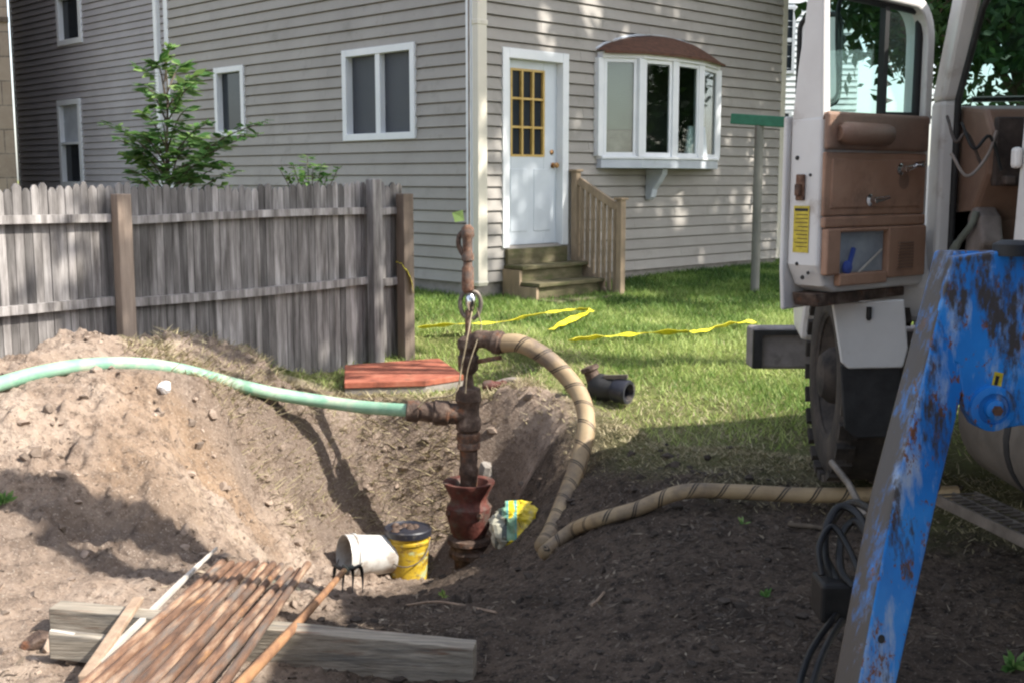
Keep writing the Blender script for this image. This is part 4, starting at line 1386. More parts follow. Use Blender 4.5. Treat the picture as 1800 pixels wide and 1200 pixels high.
# bits lying behind the drill string
pr = P(872, 648, 8.6)
mb = MB(); gzr = gz(pr.x, pr.y)
mb.lathe((pr.x - .1, pr.y, gzr + .05), (1, .25, .02), [(0, .03), (.02, .042), (.07, .042), (.09, .03), (.14, .03), (.15, .038), (.18, .03)], 14)
tag(mb.build("pipe_fitting", MAT['red_bell'], None, loc=(pr.x, pr.y, gzr), smooth=40), "small red pipe fitting on the grass behind the swivel", "fitting")
pr = P(915, 655, 8.7); gzr = gz(pr.x, pr.y)
mb = MB(); mb.tube(spline([(pr.x - .2, pr.y, gzr + .04), (pr.x - .08, pr.y + .03, gzr + .07), (pr.x + .06, pr.y, gzr + .06), (pr.x + .16, pr.y - .05, gzr + .03)], 6), .022, 10)
tag(mb.build("pipe_elbow", MAT['seat_grey'], None, loc=(pr.x, pr.y, gzr), smooth=50), "bent grey pipe piece on the grass left of the hose arch", "pipe")

# black pump fitting
pp = P(1070, 712, 8.0)
gzp = gz(pp.x, pp.y)
pf = thing("pump_fitting", (pp.x, pp.y, gzp), "black cast pump body with an open round outlet on the lawn edge", "pump")
ax = Vector((.80, -.60, -.06)).normalized()
c_ = Vector((pp.x - .01, pp.y, gzp + .10))
mb = MB(); mb.lathe(c_ - ax * .14, ax, [(0, .04), (.02, .075), (.06, .095), (.13, .095), (.17, .08), (.20, .078)], 20); mb.build("body", MAT['black_rubber'], pf, smooth=38)
mb = MB(); mb.lathe(c_ + ax * .06, ax, [(0, .078), (.02, .086), (.10, .086), (.115, .080), (.115, .060), (.03, .056)], 20); mb.build("outlet", MAT['black_plastic'], pf, smooth=38)
mb = MB(); mb.lathe(c_ - ax * .08 + Vector((-.02, 0, .03)), (-.35, .1, .9), [(0, .055), (.08, .05), (.09, .065), (.115, .065), (.12, .045)], 16); mb.build("inlet", MAT['mud_steel'], pf, smooth=38)
mb = MB(); mb.beam(c_ + Vector((-.03, -.03, .085)), c_ + Vector((.13, -.10, .10)), .02, .03); mb.build("lever", MAT['grating'], pf, bevel=.004)

# ------------------------------------------------------------------ caution tape
def ribbon(name, pts, w, label, group):
    sp_ = spline(pts, 8)
    mb = MB()
    vs, fs = [], []
    for i, p in enumerate(sp_):
        d = (sp_[min(i + 1, len(sp_) - 1)] - sp_[max(i - 1, 0)]).normalized()
        s = d.cross(Vector((0, 0, 1))).normalized()
        tw = .45 * math.sin(i * .37) + .2 * math.sin(i * 1.3) + .25
        u = (s * math.cos(tw) + Vector((0, 0, 1)) * math.sin(tw)) * w / 2
        n_ = d.cross(u).normalized() * .0012
        vs += [p - u - n_, p + u - n_, p + u + n_, p - u + n_]
    for i in range(len(sp_) - 1):
        b = i * 4
        for k in range(4):
            fs.append((b + k, b + (k + 1) % 4, b + 4 + (k + 1) % 4, b + 4 + k))
    mb.add(vs, fs)
    return tag(mb.build(name, MAT['tape'], None, loc=pts[0]), label, "tape", group)


def tp(pxs, lift=.05):
    out = []
    for px, py in pxs:
        g = G(px, py); out.append(Vector((g.x, g.y, gz(g.x, g.y) + lift)))
    return out


GRP = "yellow tape strips around the lawn"
ribbon("caution_tape", tp([(735, 588), (800, 582), (880, 578), (940, 565), (1000, 556), (1038, 556), (1030, 562), (1000, 575), (968, 592)], .06), .055, "looped yellow tape lying on the grass behind the swivel", GRP)
ribbon("caution_tape", tp([(1002, 610), (1060, 605), (1130, 599), (1200, 596), (1235, 594), (1280, 582), (1325, 577)], .06), .07, "long yellow tape stretched over the lawn towards the truck bumper", GRP)
q = fp(FF, -.02, .03, 0)
ribbon("caution_tape", [P(700, 462, 9.85), P(712, 470, 9.8), P(722, 490, 9.8), P(727, 514, 9.8)], .06, "yellow tape end hanging off the fence end post", GRP)
ribbon("caution_tape", [P(708, 470, 9.88), P(711, 520, 9.86), P(713, 570, 9.86), P(712, 600, 9.86)], .045, "yellow tape strip running down the fence end post", GRP)

# ------------------------------------------------------------------ foreground timbers, rods, sticks
tA, tB = P(85, 1068, 4.28), P(832, 1140, 4.12)
tA.z = .06; tB.z = -.03
tA = Vector((P(85, 1068, 4.28).x, 4.28, P(85, 1068, 4.28).z)); tB = P(832, 1140, 4.12)
tm = MB()
d = tB - tA
dn = d.normalized(); pn = Vector((-dn.y, dn.x, 0)).normalized()
NSEG = 24
for i in range(NSEG):
    a_ = tA + d * (i / NSEG); b_ = tA + d * ((i + 1) / NSEG)
jag = [random.uniform(-.0025, .0025) for i in range(NSEG + 1)]
prof = []
vs, fs = [], []
for i in range(NSEG + 1):
    p = tA + d * (i / NSEG)
    j = jag[i]
    vs += [p + pn * 0 + Vector((0, 0, j)), p + pn * .10 + Vector((0, 0, -.004 + j * .5)), p + pn * .10 + Vector((0, 0, -.26)), p + Vector((0, 0, -.26))]
for i in range(NSEG):
    b = i * 4
    for k in range(4):
        fs.append((b + k, b + 4 + k, b + 4 + (k + 1) % 4, b + (k + 1) % 4))
fs += [(0, 1, 2, 3), (NSEG * 4 + 3, NSEG * 4 + 2, NSEG * 4 + 1, NSEG * 4)]
tm.add(vs, fs)
tag(tm.build("timber", MAT['plank'], None, loc=(tA + tB) / 2, bevel=.004), "long grey weathered timber on edge under the rusty rods", "timber")
q0, q1 = P(84, 1112, 4.05), P(178, 1124, 4.05)
mb = MB(); mb.obox(q0 + Vector((0, 0, -.10)), (q1 - q0) + Vector((.12, 0, -.01)), Vector((0, .05, 0)), Vector((0, 0, .10)))
tag(mb.build("board", MAT['plank'], None, loc=q0, bevel=.006), "short grey board with a pale top edge in front of the long timber", "board")

rod_dir = []
ORD = ["leftmost", "second from left", "third from left", "fourth from left", "fifth from left", "middle", "fifth from right", "fourth from right", "third from right", "second from right", "rightmost"]
HINT = {0: "leftmost rusty rod of the bundle, next to the pale lath", 10: "rightmost rusty rod of the bundle, brightest orange and a little apart"}
for i in range(11):
    U = P(392 + 15.0 * i + random.uniform(-1.5, 1.5), 992 + random.uniform(-9, 10) + (4 if i > 8 else 0), 5.4)
    Lo = P(152 + 23.5 * i + (6 if i == 10 else 0), 1200, 3.25)
    jz = random.uniform(-.003, .003)
    U.z += jz; Lo.z += jz + random.uniform(0, .004)
    dd = (U - Lo).normalized()
    Lo2 = Lo - dd * .55
    ln = (U - Lo2).length
    rr = random.uniform(.0155, .0172)
    mb = MB()
    tn = random.uniform(.75, 1.15)
    mb.lathe((0, -ln / 2, 0), (0, 1, 0), [(0, rr * .8), (.004, rr), (ln * .25, rr * random.uniform(.98, 1.02)), (ln * .5, rr), (ln - .13, rr), (ln - .125, rr * 1.12), (ln - .03, rr * 1.12), (ln - .025, rr * .78), (ln, rr * .74)], 14, tn)
    lab = HINT.get(i, "rusty drill rod, %s of the eleven lying side by side" % ORD[i])
    o = mb.build("drill_rod", MAT['rod'], None, loc=(0, 0, 0), smooth=40)
    o.location = (Lo2 + U) / 2; o.rotation_euler = (U - Lo2).to_track_quat('Y', 'Z').to_euler()
    tag(o, lab, "drill rod", "rusty drill rods laid side by side")
# second bearer (outside the frame) that holds up the near ends of the rods
bA, bB = P(60, 1330, 3.0), P(560, 1330, 3.0)
zB = (P(152, 1200, 3.25) - (P(392, 992, 5.4) - P(152, 1200, 3.25)).normalized() * .25).z - .03
mb = MB(); mb.box(bA.x, bB.x, 2.95, 3.05, gz(-.9, 3.0) - .02, zB)
tag(mb.build("timber", MAT['plank'], None, loc=(-.9, 3, 0), bevel=.006), "short timber block under the near ends of the rods", "timber")

la_, lb_ = P(381, 963, 5.45), P(170, 1165, 3.72)
la_.z = max(la_.z, gz(la_.x, la_.y) + .02)
mb = MB()
pts = [la_.lerp(lb_, t) + Vector((0, 0, .003 * math.sin(t * 6))) for t in np.linspace(0, 1, 12)]
for i in range(11):
    w = .008 + .015 * min(1, i / 4)
    mb.beam(pts[i], pts[i + 1], w, .014)
tag(mb.build("lath", MAT['lath'], None, loc=la_), "pale whitish lath with a tapered tip left of the rods", "stick")
la_, lb_ = P(243, 1052, 4.36), P(148, 1192, 3.6)
mb = MB(); mb.beam(la_, lb_, .042, .022); tag(mb.build("stick", MAT['brown_stick'], None, loc=lb_, bevel=.005), "short brown wooden stick leaning over the timber left of the lath", "stick")
la_, lb_ = P(88, 1109, 4.07), P(164, 1121, 4.07)
mb = MB(); mb.beam(la_, lb_, .018, .012); tag(mb.build("stick", MAT['lath'], None, loc=la_), "thin white stick lying across the front board", "stick")

# garden fork: wooden handle, black curved tines
fh = P(607, 1000, 6.0); fh.z = max(fh.z, gz(fh.x, fh.y) + .07)
fl = P(432, 1190, 3.35); fl2 = fl - (fh - fl).normalized() * .45
fork = thing("garden_fork", fh, "long wooden-handled fork with black curved tines lying right of the rods", "fork")
mb = MB(); mb.tube([fl2, fl2.lerp(fh, .5) + Vector((0, 0, -.01)), fh], [.019, .018, .015], 12); mb.build("handle", MAT['handle_wood'], fork, smooth=60)
dd = (fh - fl).normalized(); sd_ = dd.cross(Vector((0, 0, 1))).normalized()
mb = MB(); mb.tube([fh - dd * .06, fh + dd * .03], [.021, .019], 12); mb.build("ferrule", MAT['black_rubber'], fork, smooth=50)
for k in (-1.5, -.5, .5, 1.5):
    b_ = fh + dd * .02
    pts = [b_, b_ + dd * .06 + sd_ * .03 * k, b_ + dd * .10 + sd_ * .045 * k + Vector((0, 0, .0)), b_ + dd * .11 + sd_ * .052 * k + Vector((0, 0, -.06)), b_ + dd * .05 + sd_ * .055 * k + Vector((0, 0, -.14))]
    mb = MB(); mb.tube(spline(pts, 5), [.010] * 14 + [.008, .007, .006, .005, .004, .003, .002], 8); mb.build("tine", MAT['black_rubber'], fork, smooth=60)

# ------------------------------------------------------------------ drilling truck
GZT = .10
truck = thing("drill_truck", (2.9, 4.0, GZT), "white drilling truck with open tan-lined door and worn blue outrigger leg", "truck")
XL, XR = 1.93, 4.05
WP = MAT['white_paint']
# cab shell
mb = MB()
mb.hexa([(XL, 5.36, 1.02), (XL + .09, 5.36, 1.02), (XL + .09, 5.50, 1.02), (XL, 5.50, 1.02), (XL, 5.36, 1.95), (XL + .09, 5.36, 1.95), (XL + .09, 5.50, 1.95), (XL, 5.50, 1.95)])
mb.hexa([(XL, 5.36, 1.951), (XL + .09, 5.36, 1.951), (XL + .09, 5.50, 1.951), (XL, 5.50, 1.951), (XL + .02, 5.20, 2.44), (XL + .11, 5.20, 2.44), (XL + .11, 5.34, 2.44), (XL + .02, 5.34, 2.44)])
mb.build("a_pillar", WP, truck, bevel=.02)
mb = MB()
mb.hexa([(XL, 4.06, 1.02), (XL + .09, 4.06, 1.02), (XL + .09, 4.56, 1.02), (XL, 4.56, 1.02), (XL, 4.06, 1.93), (XL + .09, 4.06, 1.93), (XL + .09, 4.49, 1.93), (XL, 4.49, 1.93)])
mb.hexa([(XL, 4.06, 1.931), (XL + .09, 4.06, 1.931), (XL + .09, 4.36, 1.931), (XL, 4.36, 1.931), (XL + .06, 4.06, 2.44), (XL + .14, 4.06, 2.44), (XL + .14, 4.30, 2.44), (XL + .06, 4.30, 2.44)])
mb.box(XL - .03, XL - .001, 4.47, 4.53, 1.64, 1.72)
mb.build("b_pillar", WP, truck, bevel=.02)
mb = MB(); mb.box(XL + .04, XR - .04, 4.06, 5.36, 2.44, 2.54); mb.build("cab_roof", WP, truck, bevel=.045, bseg=3)
mb = MB(); mb.box(XL + .07, XR - .07, 4.1, 5.3, 2.405, 2.438); mb.build("headliner", MAT['cab_dark'], truck)
mb = MB(); mb.box(XL + .091, XR, 4.03, 4.06, 1.02, 2.44); mb.build("cab_back", WP, truck)
mb = MB(); mb.box(XR - .07, XR, 4.061, 5.5, 1.02, 1.86); mb.box(XR - .06, XR, 4.061, 4.25, 1.861, 2.43); mb.build("far_door", WP, truck)
mb = MB(); mb.box(XR - .05, XR - .04, 4.25, 5.3, 1.861, 2.42); mb.build("far_window", MAT['glass'], truck)
mb = MB(); mb.box(XL, XL + .12, 4.42, 5.36, .98, 1.10); mb.build("door_sill", WP, truck, bevel=.015)
mb = MB(); mb.box(XL + .12, XR - .08, 4.07, 5.55, .98, 1.05); mb.build("cab_floor", MAT['cab_dark'], truck)
# opening rubber seal
mb = MB()
seal = [(XL + .07, 5.35, 1.12), (XL + .07, 5.35, 1.95), (XL + .10, 5.20, 2.33), (XL + .11, 5.12, 2.40), (XL + .13, 4.45, 2.40), (XL + .12, 4.40, 2.36), (XL + .07, 4.43, 1.95), (XL + .07, 4.43, 1.12)]
mb.tube(seal, .016, 8); mb.build("door_seal", MAT['black_rubber'], truck, smooth=50)
# dash, wheel, seat
mb = MB()
pr_ = [(5.5, 1.10), (5.5, 1.88), (5.42, 1.93), (5.12, 1.90), (5.04, 1.80), (5.06, 1.62), (5.22, 1.42), (5.26, 1.10)]
mb.prism([(XL + .1, y, z) for y, z in pr_], (XR - XL - .2, 0, 0)); mb.build("dashboard", MAT['tan_dark'], truck, bevel=.02)
mb = MB()
rnd = random.Random(4)
for k in range(12):
    x0 = XL + .16 + k * .05 + rnd.uniform(-.02, .02); z0_ = rnd.uniform(1.55, 1.80)
    mb.box(x0, x0 + rnd.uniform(.03, .07), 4.98, 5.06, z0_, z0_ + rnd.uniform(.03, .08))
mb.box(XL + .12, XL + .82, 5.03, 5.07, 1.57, 1.86)
mb.build("gauge_cluster", MAT['cab_dark'], truck, bevel=.008)
mb = MB()
cw = Vector((2.42, 4.92, 1.86)); axw = Vector((0, -.6, .8)).normalized(); e1 = Vector((1, 0, 0)); e2 = axw.cross(e1)
mb.tube([cw + (e1 * math.cos(t) + e2 * math.sin(t)) * .23 for t in np.linspace(0, 2 * math.pi, 33)], .016, 8, caps=False)
mb.beam(cw - e1 * .22, cw + e1 * .22, .03, .02); mb.tube([cw, cw - axw * .35], .025, 8)
mb.build("steering_wheel", MAT['black'], truck, smooth=60)
mb = MB(); mb.box(2.10, 2.75, 4.25, 4.85, 1.12, 1.34); mb.box(2.10, 2.75, 4.10, 4.28, 1.30, 1.95)
mb.build("seat", MAT['seat_grey'], truck, bevel=.05, bseg=3)
# dusty side panel leaning over the sill, with a pale folded edge
def PX(px, py, x):
    r = ray(px, py); k = x / r.x
    return Vector((x, r.y * k, CAMZ + r.z * k))


mb = MB(); mb.prism([PX(*q, XL + .10) for q in ((1650, 370), (1712, 362), (1722, 380), (1726, 428), (1700, 470), (1652, 500), (1642, 480))], (.10, 0, 0))
mb.build("seat_side_panel", MAT['seat_grey'], truck, bevel=.02, bseg=3)
mb = MB(); mb.tube(spline([PX(1716, 372, XL + .09), PX(1706, 398, XL + .075), PX(1686, 424, XL + .06), PX(1668, 455, XL + .04), PX(1655, 495, XL + .03)], 5), [.016] * 11 + [.02] * 10, 8)
mb.build("folded_edge", MAT['blind'], truck, smooth=60)
# loose wiring hanging from the dash
for k, pts in enumerate(([(1665, 205, 5.2), (1680, 250, 5.02), (1700, 235, 5.0), (1725, 290, 5.0)], [(1690, 215, 5.0), (1712, 262, 4.96), (1740, 240, 4.98), (1760, 300, 4.98)], [(1672, 270, 5.0), (1700, 310, 4.96), (1735, 275, 4.98), (1752, 230, 4.98)])):
    mb = MB(); mb.tube(spline([P(*q) for q in pts], 6), .007, 8)
    mb.build("loose_wire", MAT[('cab_dark', 'black', 'seat_grey')[k]], truck, smooth=60)
# windshield, hood, fenders, grille
mb = MB(); mb.hexa([(XL + .12, 5.48, 1.93), (XR - .12, 5.48, 1.93), (XR - .12, 5.49, 1.93), (XL + .12, 5.49, 1.93), (XL + .13, 5.33, 2.43), (XR - .16, 5.33, 2.43), (XR - .16, 5.34, 2.43), (XL + .13, 5.34, 2.43)])
mb.build("windshield", MAT['glass'], truck)
mb = MB(); mb.tube([(XL + .5, 5.52, 1.96), (XL + .9, 5.44, 2.06)], .012, 6); mb.tube([(XL + .2, 5.53, 1.965), (XL + .95, 5.52, 1.975)], .014, 6); mb.build("wiper", MAT['black'], truck, smooth=60)
mb = MB(); mb.hexa([(2.15, 5.51, 1.0), (3.85, 5.51, 1.0), (3.75, 7.0, 1.0), (2.3, 7.0, 1.0), (2.1, 5.51, 1.86), (3.9, 5.51, 1.86), (3.7, 7.0, 1.62), (2.35, 7.0, 1.62)])
mb.build("hood", WP, truck, bevel=.08, bseg=3)
for sx_ in (0, 1):
    mb = MB()
    x0 = 1.63 if not sx_ else 3.85
    arc = [(5.95 + .62 * math.cos(t), .60 + .60 * math.sin(t)) for t in np.linspace(.15, 2.55, 14)]
    outer = [(6.75, .75), (6.85, 1.12), (6.5, 1.34), (5.5, 1.36), (5.40, 1.1)]
    poly = [(x0, y, z) for y, z in arc[::1]] + [(x0, y, z) for y, z in outer[::-1]]
    mb.prism(poly, (.52, 0, 0)); mb.build("fender", WP, truck, bevel=.03)
mb = MB(); mb.box(2.35, 3.7, 7.001, 7.04, .75, 1.58); mb.build("grille", MAT['chrome'], truck, bevel=.01)
# bumper end seen past the wheel
bz0, bz1 = P(1335, 645, 7.2).z, P(1335, 574, 7.2).z
mb = MB(); mb.box(1.47, 4.5, 7.12, 7.30, bz0, bz1); mb.build("bumper", MAT['bumper'], truck, bevel=.02)
mb = MB(); mb.box(1.475, 1.53, 7.09, 7.117, bz0 + .01, bz1 - .01); mb.box(1.53, 2.1, 7.09, 7.117, bz1 - .04, bz1 - .01); mb.build("bumper_bracket", MAT['black_rubber'], truck)
# chassis
mb = MB(); mb.box(2.45, 2.6, -4, 7.1, .72, .98); mb.box(3.35, 3.5, -4, 7.1, .72, .98); mb.build("frame_rail", MAT['black_rubber'], truck)
mb = MB(); mb.box(2.0, 4.0, 5.85, 6.05, .5, .66); mb.build("front_axle", MAT['black_rubber'], truck)


def wheel(cx, cy, side, w=.30, R=.51, turn=0.0):
    a_ = math.radians(turn)
    ax_ = Vector((-side * math.cos(a_), side * math.sin(a_), 0))
    fw = Vector((math.sin(a_), math.cos(a_), 0))
    base = Vector((cx, cy, GZT + R)) - ax_ * w / 2
    mb = MB()
    h = w
    mb.lathe(base, ax_, [(0, R * .62), (0, R * .86), (.02, R * .94), (.05, R * .985), (h - .05, R * .985), (h - .02, R * .94), (h, R * .86), (h, R * .62), (h - .02, R * .56)], 48, cap0=False, cap1=False)
    nl = 26
    for k in range(nl):
        a0_ = 2 * math.pi * k / nl
        for q, (h0, h1) in enumerate(((-.012, .075), (h - .075, h + .012))):
            aa = a0_ + (.5 * 2 * math.pi / nl if q else 0)
            d0_ = fw * math.cos(aa) + Vector((0, 0, math.sin(aa))); t_ = -fw * math.sin(aa) + Vector((0, 0, math.cos(aa)))
            mb.obox(base + ax_ * h0 + d0_ * R * .945 - t_ * .040, ax_ * (h1 - h0), t_ * .080, d0_ * .036)
    tyre = mb.build("wheel", MAT['tyre'], truck, smooth=35)
    mb = MB(); mb.lathe(base, ax_, [(.02, R * .60), (h - .03, R * .62), (h - .005, R * .60), (h - .04, R * .54), (h - .10, R * .45), (h - .11, R * .30), (h - .02, R * .26), (h + .02, R * .20), (h + .03, R * .12)], 32); mb.build("rim", MAT['tyre'], tyre, smooth=38)
    return tyre


wheel(1.72, 5.80, 1, R=.525, turn=5)
wheel(4.1, 5.95, -1)
wheel(2.1, .3, 1); wheel(4.0, .3, -1)
# mud flaps behind the front wheel
def P_(px, py, d): return P(px, py, d)
fl_ = [P(1463, 534, 5.20), P(1590, 526, 5.20), P(1597, 612, 5.20), P(1588, 646, 5.20), P(1492, 648, 5.20), P(1479, 636, 5.20)]
mb = MB(); mb.prism(fl_, (0, .02, 0)); mb.build("white_splash_panel", MAT['white_flap'], truck, bevel=.008)
fl_ = [P(1477, 641, 5.215), P(1586, 641, 5.215), P(1584, 752, 5.215), P(1574, 768, 5.215), P(1505, 770, 5.215), P(1484, 752, 5.215)]
mb = MB(); mb.prism(fl_, (0, .02, 0)); mb.build("mud_flap", MAT['black_rubber'], truck, bevel=.008)
mb = MB(); mb.lathe(P(1528, 540, 5.19), (0, 0, -1), [(0, .012), (.05, .012), (.06, .006)], 8); mb.build("flap_hook", MAT['black'], truck)
# lower A-pillar panel and dark underbody
mb = MB(); mb.box(XL - .02, XL + .2, 5.25, 5.5, .98, 1.12); mb.build("cowl_corner", WP, truck, bevel=.03)
mb = MB(); mb.box(2.05, 4.0, 4.1, 5.42, .62, .975); mb.build("underbody", MAT['black_rubber'], truck)
# fuel tank with strap and step grating
ty0, ty1 = 3.6, 5.0
tc_ = Vector((2.20, 0, .60))
mb = MB(); mb.lathe((tc_.x, ty0, tc_.z), (0, 1, 0), [(0, .20), (.03, .27), (.06, .285), (ty1 - ty0 - .06, .285), (ty1 - ty0 - .02, .27), (ty1 - ty0, .20)], 30); tank = mb.build("fuel_tank", MAT['tank'], truck, smooth=38)
for y in (3.9, 4.42):
    mb = MB(); mb.lathe((tc_.x, y, tc_.z), (0, 1, 0), [(0, .289), (.05, .289)], 30); mb.build("tank_strap", MAT['black_rubber'], tank, smooth=38)
ga_, gb_ = P(1636, 872, 4.85), P(1830, 965, 4.05)
gdir = (gb_ - ga_)
mb = MB(); rn = Vector((.20, .03, .0))
mb.beam(ga_, gb_, .014, .045); mb.beam(ga_ + rn, gb_ + rn, .012, .03); mb.beam(ga_ + rn * .5, gb_ + rn * .5, .010, .03)
for k in range(15):
    q = ga_ + gdir * (k + .5) / 15 + Vector((0, 0, .012))
    mb.beam(q, q + rn, .009, .006)
mb.build("step_grating", MAT['grating'], truck)
# rig deck, mast and machinery (mostly out of frame, they shade the ground)
mb = MB(); mb.box(1.98, 4.1, -4, 3.95, .985, 1.10); mb.build("rig_deck", MAT['grating'], truck)
mb = MB(); mb.box(2.08, 4.05, 1.9, 3.85, 1.101, 2.95); mb.box(2.15, 4.0, -2.6, 1.6, 1.101, 2.3); mb.build("machinery_housing", MAT['blue'], truck, bevel=.04)
mb = MB()
for dx_, dy_ in ((0, 0), (.5, 0), (0, .5), (.5, .5)):
    mb.beam((3.0 + dx_, -3.6 + dy_, 1.1), (3.0 + dx_, -3.6 + dy_, 9.5), .09, .09, up=(0, 1, 0))
for k in range(12):
    z_ = 1.4 + k * .68
    mb.beam((3.0, -3.6, z_), (3.5, -3.6, z_ + .6), .05, .05); mb.beam((3.0, -3.1, z_ + .6), (3.5, -3.1, z_), .05, .05)
    mb.beam((3.0, -3.6, z_ + .6), (3.0, -3.1, z_), .05, .05)
mb.build("mast", MAT['blue'], truck)
mb = MB(); mb.box(1.95, 3.05, 3.95, 4.24, 4.42, 4.86); mb.box(2.3, 2.42, 3.7, 3.82, 2.951, 4.70); mb.box(2.3, 2.42, 3.821, 3.949, 4.6, 4.7); mb.build("shade_beam", MAT['blue'], truck, bevel=.01)  # added unseen beam, shaped to throw a shadow on the left hollow
mb = MB(); mb.box(3.0, 3.6, 2.9, 3.5, 2.951, 3.25); mb.build("exhaust_box", MAT['black_rubber'], truck, bevel=.02)

# --- open driver's door -------------------------------------------------
Dh = P(1628, 400, 5.38); Dl = P(1440, 400, 4.92)
dv = Vector((Dl.x - Dh.x, Dl.y - Dh.y, 0)); W = dv.length; dv.normalize()     # hinge -> latch
dn_ = Vector((-dv.y, dv.x, 0))
if dn_.dot(Vector((0, -1, 0))) < 0: dn_ = -dn_           # inner side faces the camera
FD = (Vector((Dh.x, Dh.y, 0)), dv, dn_)
T = .17


def dz(px, py, o=0.0):
    return hit(FD, px, py, o)


zb_d = dz(1500, 512)[1]; zt_d = dz(1500, 205)[1]; ztop = dz(1580, -8)[1]
# latch-side frame leans in with height; outline in (s, z)
sl = W
slt = dz(1449, -8)[0]
outl = [(0.0, zb_d + .02), (.03, zb_d), (sl - .12, zb_d), (sl - .05, zb_d + .03), (sl, zb_d + .12), (sl, zt_d)]
mb = MB()
body = [fp(FD, s, 0, z) for s, z in outl] + [fp(FD, 0, 0, zt_d)]
mb.prism(body, dn_ * -T)
doorp = mb.build("door", WP, truck, bevel=.018, bseg=3)
# latch face flange, wider than the body at the outer skin and hanging lower
mb = MB()
mb.prism([fp(FD, sl + .005, -T, zb_d - .08), fp(FD, sl + .02, -T, zb_d + .1), fp(FD, sl + .02, -T, zt_d), fp(FD, -.02, -T, zt_d), fp(FD, -.02, -T, zb_d - .03), fp(FD, .2, -T, zb_d - .06)], dn_ * -.022)
mb.build("outer_skin", WP, doorp, bevel=.008)
mb = MB()
mb.prism([fp(FD, .1, -.03, zb_d - .003), fp(FD, sl - .03, -.03, zb_d - .003), fp(FD, sl - .05, -.03, zb_d - .06), fp(FD, .1, -.03, zb_d - .045)], dn_ * -(T - .04))
mb.build("door_underside", MAT['mud_steel'], doorp, bevel=.006)
# window frame
def frame_seg(pts, w, name, mat=WP, o0=-.09, dep=.07, par=None):
    mb = MB()
    for i in range(len(pts) - 1):
        (s_a, z_a), (s_b, z_b) = pts[i], pts[i + 1]
        a_, b_ = fp(FD, s_a, o0, z_a), fp(FD, s_b, o0, z_b)
        mb.beam(a_, b_, w, dep, up=dn_)
    return mb.build(name, mat, par or doorp, bevel=.012)


fsp = [(sl - .004, zt_d - .02), (sl + (slt - sl) * .28, zt_d + (ztop - zt_d) * .35), (sl + (slt - sl) * .62, zt_d + (ztop - zt_d) * .68), (slt, ztop + .05)]
mb = MB()
fso = spline([Vector((q[0], 0, q[1])) for q in fsp], 6)
vs, fs = [], []
for i, q in enumerate(fso):
    t = i / (len(fso) - 1)
    oo = -(T - .005) * (1 - t) - .075 * t
    iw = .052 - .012 * t
    vs += [fp(FD, q.x, -.002, q.z), fp(FD, q.x + .004, oo, q.z), fp(FD, q.x - iw, oo, q.z), fp(FD, q.x - iw, -.002, q.z)]
for i in range(len(fso) - 1):
    b = i * 4
    for k in range(4):
        fs.append((b + k, b + 4 + k, b + 4 + (k + 1) % 4, b + (k + 1) % 4))
fs += [(0, 1, 2, 3), (len(vs) - 1, len(vs) - 2, len(vs) - 3, len(vs) - 4)]
mb.add(vs, fs)
mb.build("window_frame", WP, doorp, bevel=.010)
s_fr = .035
fpath = [(.02, zt_d - .02), (.02, zt_d + .2), (.02, ztop - .17)] + [(.02 + .13 * (1 - math.cos(a_)), ztop - .17 + .16 * math.sin(a_)) for a_ in np.linspace(.2, math.pi / 2, 7)] + [(.35, ztop + .0), (slt, ztop + .015)]
mb = MB()
vs, fs = [], []
for i, (s_, z_) in enumerate(fpath):
    p0_, p1_ = fpath[max(i - 1, 0)], fpath[min(i + 1, len(fpath) - 1)]
    tx, tz = p1_[0] - p0_[0], p1_[1] - p0_[1]; l_ = math.hypot(tx, tz)
    nx_, nz_ = -tz / l_ * .026, tx / l_ * .026
    vs += [fp(FD, s_ + nx_, -.003, z_ + nz_), fp(FD, s_ + nx_, -.12, z_ + nz_), fp(FD, s_ - nx_, -.12, z_ - nz_), fp(FD, s_ - nx_, -.003, z_ - nz_)]
for i in range(len(fpath) - 1):
    for k in range(4):
        fs.append((i * 4 + k, i * 4 + 4 + k, i * 4 + 4 + (k + 1) % 4, i * 4 + (k + 1) % 4))
fs += [(0, 1, 2, 3), (len(vs) - 1, len(vs) - 2, len(vs) - 3, len(vs) - 4)]
mb.add(vs, fs); mb.build("window_frame", WP, doorp, bevel=.008)
mb = MB(); mb.tube(spline([fp(FD, s, -.05, z) for s, z in ((.05, zt_d + .02), (.05, ztop - .12), (.07, ztop - .055), (.13, ztop - .04), (slt - .08, ztop - .02))], 5), .019, 8)
mb.build("window_seal", MAT['black'], doorp, smooth=60)
mb = MB(); sdv = dz(1570, 100)[0]
mb.beam(fp(FD, sdv, -.05, zt_d + .0), fp(FD, sdv + .0, -.05, ztop - .02), .030, .03, up=dn_); mb.beam(fp(FD, .05, -.05, zt_d + .018), fp(FD, sdv, -.05, zt_d + .012), .034, .03, up=dn_); mb.build("vent_divider", MAT['black'], doorp)
mb = MB(); mb.prism([fp(FD, .05, -.062, zt_d - .02), fp(FD, sl - .05, -.062, zt_d - .02), fp(FD, slt - .02, -.062, ztop), fp(FD, .05, -.062, ztop)], dn_ * -.005)
mb.build("window_glass", MAT['glass'], doorp)
mb = MB(); mb.prism([fp(FD, .04, -.0, zt_d - .02), fp(FD, sl - .005, -.0, zt_d - .02), fp(FD, sl - .01, -.0, zt_d + .015), fp(FD, .04, -.0, zt_d + .002)], dn_ * -.05); mb.build("window_ledge", MAT['tan_dark'], doorp, bevel=.006)
